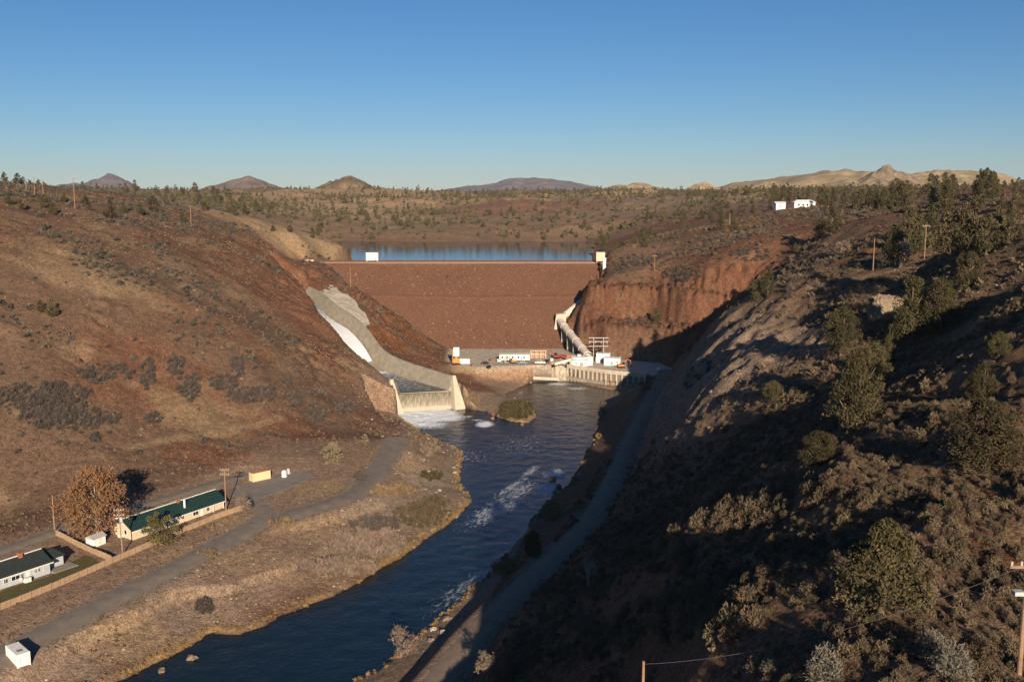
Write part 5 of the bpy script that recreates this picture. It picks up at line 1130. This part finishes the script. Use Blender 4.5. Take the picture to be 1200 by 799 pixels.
# boulders one can point to
for i, (u, v, s) in enumerate([(648,561,2.6),(655,570,2.4),(643,590,2.2),(533,556,1.6),(515,583,1.4),(577,490,1.8),(612,497,2.0),(525,730,2.4),(508,742,1.8),(520,750,2.0),(505,757,1.6),(190,785,1.8),(225,771,2.2),(650,575,1.8)]):
    p = az(u, v, .2); p[2] = max(p[2], H(p[0], p[1])); o = bpy.data.objects.new('boulder', (ROCKP+PROCKP)[i % 5]); COL.objects.link(o); o.location = [float(c) for c in p]; o.rotation_euler = (0, 0, i*1.3); o.scale = (s, s*.8, s*.9)
    tag(o, ['upper boulder of the rapids rocks off the right bank','middle boulder of the rapids rocks off the right bank','lowest boulder of the rapids rocks, nearest the right bank','boulder in the water off the rounded left bank','boulder at the left bank below the point','boulder at the left end of the brushy islet','boulder under the front of the brushy islet','largest pale boulder on the right bank beside the lit road','upper pale boulder left of the largest one by the lit road','pale boulder just below the largest one by the lit road','lowest pale boulder by the lit road','left one of two boulders in the water at the bottom left','right one of two boulders in the water at the bottom left','boulder between the rapids rocks and the right bank'][i], 'boulder', 'boulders at the water edge')
def crag(seed):
    import bmesh
    bm = bmesh.new(); bmesh.ops.create_icosphere(bm, subdivisions=5, radius=.5)
    co = np.array([v.co for v in bm.verts]); nn = co/np.linalg.norm(co, axis=1)[:,None]; cub = nn/np.max(np.abs(nn), axis=1)[:,None]*.42
    q = co*.35+cub*.65; q *= (1+.22*fbm(nn[:,0]*3+nn[:,2]*1.5+seed, nn[:,1]*3-nn[:,2], seed, 4)+.10*(1-np.abs(fbm(nn[:,0]*9, nn[:,1]*9+nn[:,2]*2, seed+5, 2))*2))[:,None]
    for v, c in zip(bm.verts, q): v.co = c
    me = bpy.data.meshes.new('rock_outcrop'); bm.to_mesh(me); bm.free(); me.materials.append(ROCK); return me
o = bpy.data.objects.new('rock_outcrop', crag(4)); COL.objects.link(o); p = hit(1040, 368); o.location = [float(c) for c in p+np.array([0, 1, 1.0])]; o.scale = (9, 6, 8); tag(o, 'pale blocky rock outcrop on the bench between the junipers', 'rock')

# broadleaf and bare trees
def leafy(n, lobes, leaf, seed, w, mat, barkm, cone=.35, limbs=12, r0=.025):
    rng = np.random.default_rng(seed); C = crown_points(n, lobes, w, 1.0, .12, rng, cone); V, Fc = leaf_quads(C, leaf, rng); return mesh_np('crown', V, Fc, mat), add_mat(limb_mesh(1.0, r0, limbs, rng, .42), barkm)
p = hit(113, 625); c, t = leafy(12000, 60, .0125, 31, 1.0, RUST, PALEBARK); tree(c, t, p, 18, 17, 0, 'cottonwood_tree', 'tall rusty-brown leafed tree behind the white shed')
p = az(188, 638, 7.2); p[2] = H(p[0], p[1]); c, t = leafy(3200, 26, .017, 33, .9, GREENLEAF, BARK); tree(c, t, p, 9.2, 9.4, 0, 'garden_tree', 'round olive-green tree between the fence and the cream house')
p = hit(390, 543); c, t = juniper_proto(2600, 22, .02, 35, .95, noise_mat('pale_foliage', [(.16,.13,.07),(.26,.21,.12)], 1)); tree(c, t, p, 7.6, 8, 0, 'pale_juniper', 'pale yellowish juniper at the foot of the left slope above the road')
p = hit(428, 520); c, t = juniper_proto(900, 12, .03, 36, .9, MATS['pale_foliage']); tree(c, t, p, 4.0, 4.0, 0, 'pale_juniper', 'smaller pale juniper to the right of the larger pale one')
for i, (u, v, hp, wr, mt, lab, lv) in enumerate([(423,573,25,1.0,BRUSH,'round bare tree standing on the tan flat by the road',4),(287,602,22,1.3,TWIG,'bare bush at the right end of the board fence',3),(688,700,48,1.0,PALEBARK,'pale leafless tree on the shaded slope above the canyon road',4),(470,782,55,.8,TWIG,'bare rusty tree on the right bank at the bottom',4),(572,806,45,.9,TWIG,'bare shrub tree at the bottom edge beside the canyon road',4),(1062,312,34,.8,PALEBARK,'pale bare tree beside the dark juniper near the poles',3),(985,302,20,1.2,TWIG,'bare pale shrub tree on the near ridge, left of the poles',3)]):
    p = hit(u, v); rg = np.random.default_rng(60+i); h = hp*p[1]/F; me = add_mat(bare_mesh(1.0, .022, rg, lv), mt); V = np.array([v_.co for v_ in me.vertices]); w0 = np.ptp(V[:,0])
    root = empty('bare_tree', tuple(p), i, lab, 'tree'); o = bpy.data.objects.new('branches', me); COL.objects.link(o); o.parent = root; o.scale = (h*wr/w0, h*wr/w0, h)
    if mt in (TWIG, BRUSH):
        rng_ = np.random.default_rng(i); sel = V[rng_.integers(0, len(V), 1500)]; sel = sel[sel[:,2] > .3]; q, fq = leaf_quads(sel+rng_.normal(0, .02, sel.shape), .011, rng_, 3.0); o2 = bpy.data.objects.new('twigs', mesh_np('twigs', q, fq, mt)); COL.objects.link(o2); o2.parent = root; o2.scale = o.scale
for (u, v, s, lab) in [(968,802,3.6,'large grey sage bush at the bottom edge left of the lone juniper'),(1092,770,2.6,'upper of two grey bushes right below the lone juniper'),(1112,792,3.2,'lower of two grey bushes right below the lone juniper'),(905,790,2.0,'grey bush at the bottom edge left of the large sage bush')]:
    p = hit(u, v); o = bpy.data.objects.new('grey_bush', clump_proto(1600, int(u), .017, MATS.get('grey_bush') or noise_mat('grey_bush', [(.11,.1,.075),(.2,.18,.135)], 1.2), .9, 2.4, 'grey_bush', .6)); COL.objects.link(o); o.location = [float(c) for c in p]; o.scale = (s, s, s); tag(o, lab, 'bush')

# repeats in a row are told apart by their place in it
def ordinal(k): return str(k)+('th' if 10 < k % 100 < 14 else {1: 'st', 2: 'nd', 3: 'rd'}.get(k % 10, 'th'))
for grp, txt in (('junipers along the top of the left hillside', 'small juniper on top of the left hillside, %s from the left'), ('junipers along the right skyline', 'dark juniper along the right skyline, %s from the left'), ('junipers around the lake', 'juniper on the slopes around the lake, %s counting from the left')):
    L = [o for o in COL.objects if o.get('group') == grp]; L.sort(key=lambda o: o.location.x/o.location.y)
    for k_, o in enumerate(L): o['label'] = txt % ordinal(k_+1)
# ------------------------------------------------------------------ utility poles and wires
def pole(u, v, hpx, lab, arms=1, lean=0, group=None, rz=0, xf=False, hm=None):
    p = hit(u, v); h = hpx*p[1]/F if hm is None else hm; root = empty('utility_pole', tuple(p), rz, lab, 'pole', group); root.rotation_euler = (0, lean, rz); r0 = max(.16, .00030*p[1])
    MB().tube([(0,0,-1),(0,0,h)], [r0*1.2, r0*.8], 8).build('shaft', POLE, root)
    for k in range(arms):
        z = h-.5-k*1.3; a = MB().box(-1.3, 1.3, -.08, .08, z-.1, z+.1).build('crossarm', POLE, root)
        for x in (-1.15, -.45, .45, 1.15): MB().tube([(x,0,z+.1),(x,0,z+.4)], .09, 6).build('insulator', GALV, a)
    if xf: MB().tube([(.45,-.1,h-3.4),(.45,-.1,h-2.2)], .35, 10).build('transformer', GALV, root); MB().box(-.9, -.2, -.3, .3, h-2.6, h-2.3).build('bracket', GALV, root)
    return p, h
pole(64, 622, 45, 'dark utility pole at the slope foot left of the rusty tree', 0); pole(144, 651, 60, 'utility pole with white insulators inside the fence corner', 2, -.03, xf=True); pole(265, 599, 53, 'utility pole at the right end of the cream house', 2)
pole(88, 245, 36, 'tallest pale utility pole on the top of the left hillside', 1); pole(51, 232, 21, 'right one of the paired distant poles on the left skyline', 1); pole(41, 230, 22, 'left one of the paired distant poles on the left skyline', 1); pole(31, 224, 14, 'most distant pole on the left skyline', 1); pole(224, 263, 22, 'short yellowish pole by the tan grass strip on the left hill', 0)
pole(1083, 307, 43, 'tall utility pole with crossarm on the near right ridge', 1); pole(1023, 317, 37, 'dark utility pole without crossarm left of the tall ridge pole', 0); pole(640, 396, 39, 'slim pole standing on the lower dam face', 0); pole(411, 338, 24, 'short pole on the left abutment above the spillway', 0); pole(767, 317, 18, 'pole with crossarm above the right abutment cliff', 1); pole(855, 266, 16, 'thin pole on the red slope below the ranch house', 0)
pa, ha = pole(1194, 792, 148, 'reddish utility pole with white transformer at the right edge', 1, xf=True)
pb = hit(752, 880); hb = 0
for hh in np.arange(4, 40, .25):
    U, V = uv(pb[0], pb[1], pb[2]+hh)
    if V < 776: hb = hh; break
pole(752, 880, 0, 'orange-brown pole top rising from the bottom edge', 0, hm=float(hb))
A = np.array([pa[0], pa[1], pa[2]+ha-.3]); B = np.array([pb[0], pb[1], pb[2]+hb-.3]); n = 24
pts = [A+(B-A)*t-np.array([0, 0, 1.6*4*t*(1-t)]) for t in np.linspace(0, 1, n)]; tag(MB().tube(pts, .012, 4).build('power_wire', WIRE), 'thin sagging wire between the two poles at the lower right', 'wire')
D_ = np.array([pa[0]-3, pa[1]-40, pa[2]+ha-4]); pts = [A+np.array([-1.1,0,0])+(D_-A)*t-np.array([0, 0, 1.0*4*t*(1-t)]) for t in np.linspace(0, 1, n)]; tag(MB().tube(pts, .012, 4).build('power_wire', WIRE), 'wire running down from the reddish pole at the right edge', 'wire')

# ------------------------------------------------------------------ haze
hz = MB().box(-7200, 7200, -700, 10500, -8, 330).build('haze', None); tag(hz, kind='stuff')
m = bpy.data.materials.new('haze'); m.use_nodes = True; m.node_tree.nodes.clear(); vo = m.node_tree.nodes.new('ShaderNodeVolumePrincipled'); ou = m.node_tree.nodes.new('ShaderNodeOutputMaterial')
vo.inputs['Density'].default_value = HAZE; vo.inputs['Color'].default_value = (.72, .82, .95, 1); vo.inputs['Anisotropy'].default_value = 0.0; m.node_tree.links.new(vo.outputs[0], ou.inputs['Volume']); hz.data.materials.append(m)
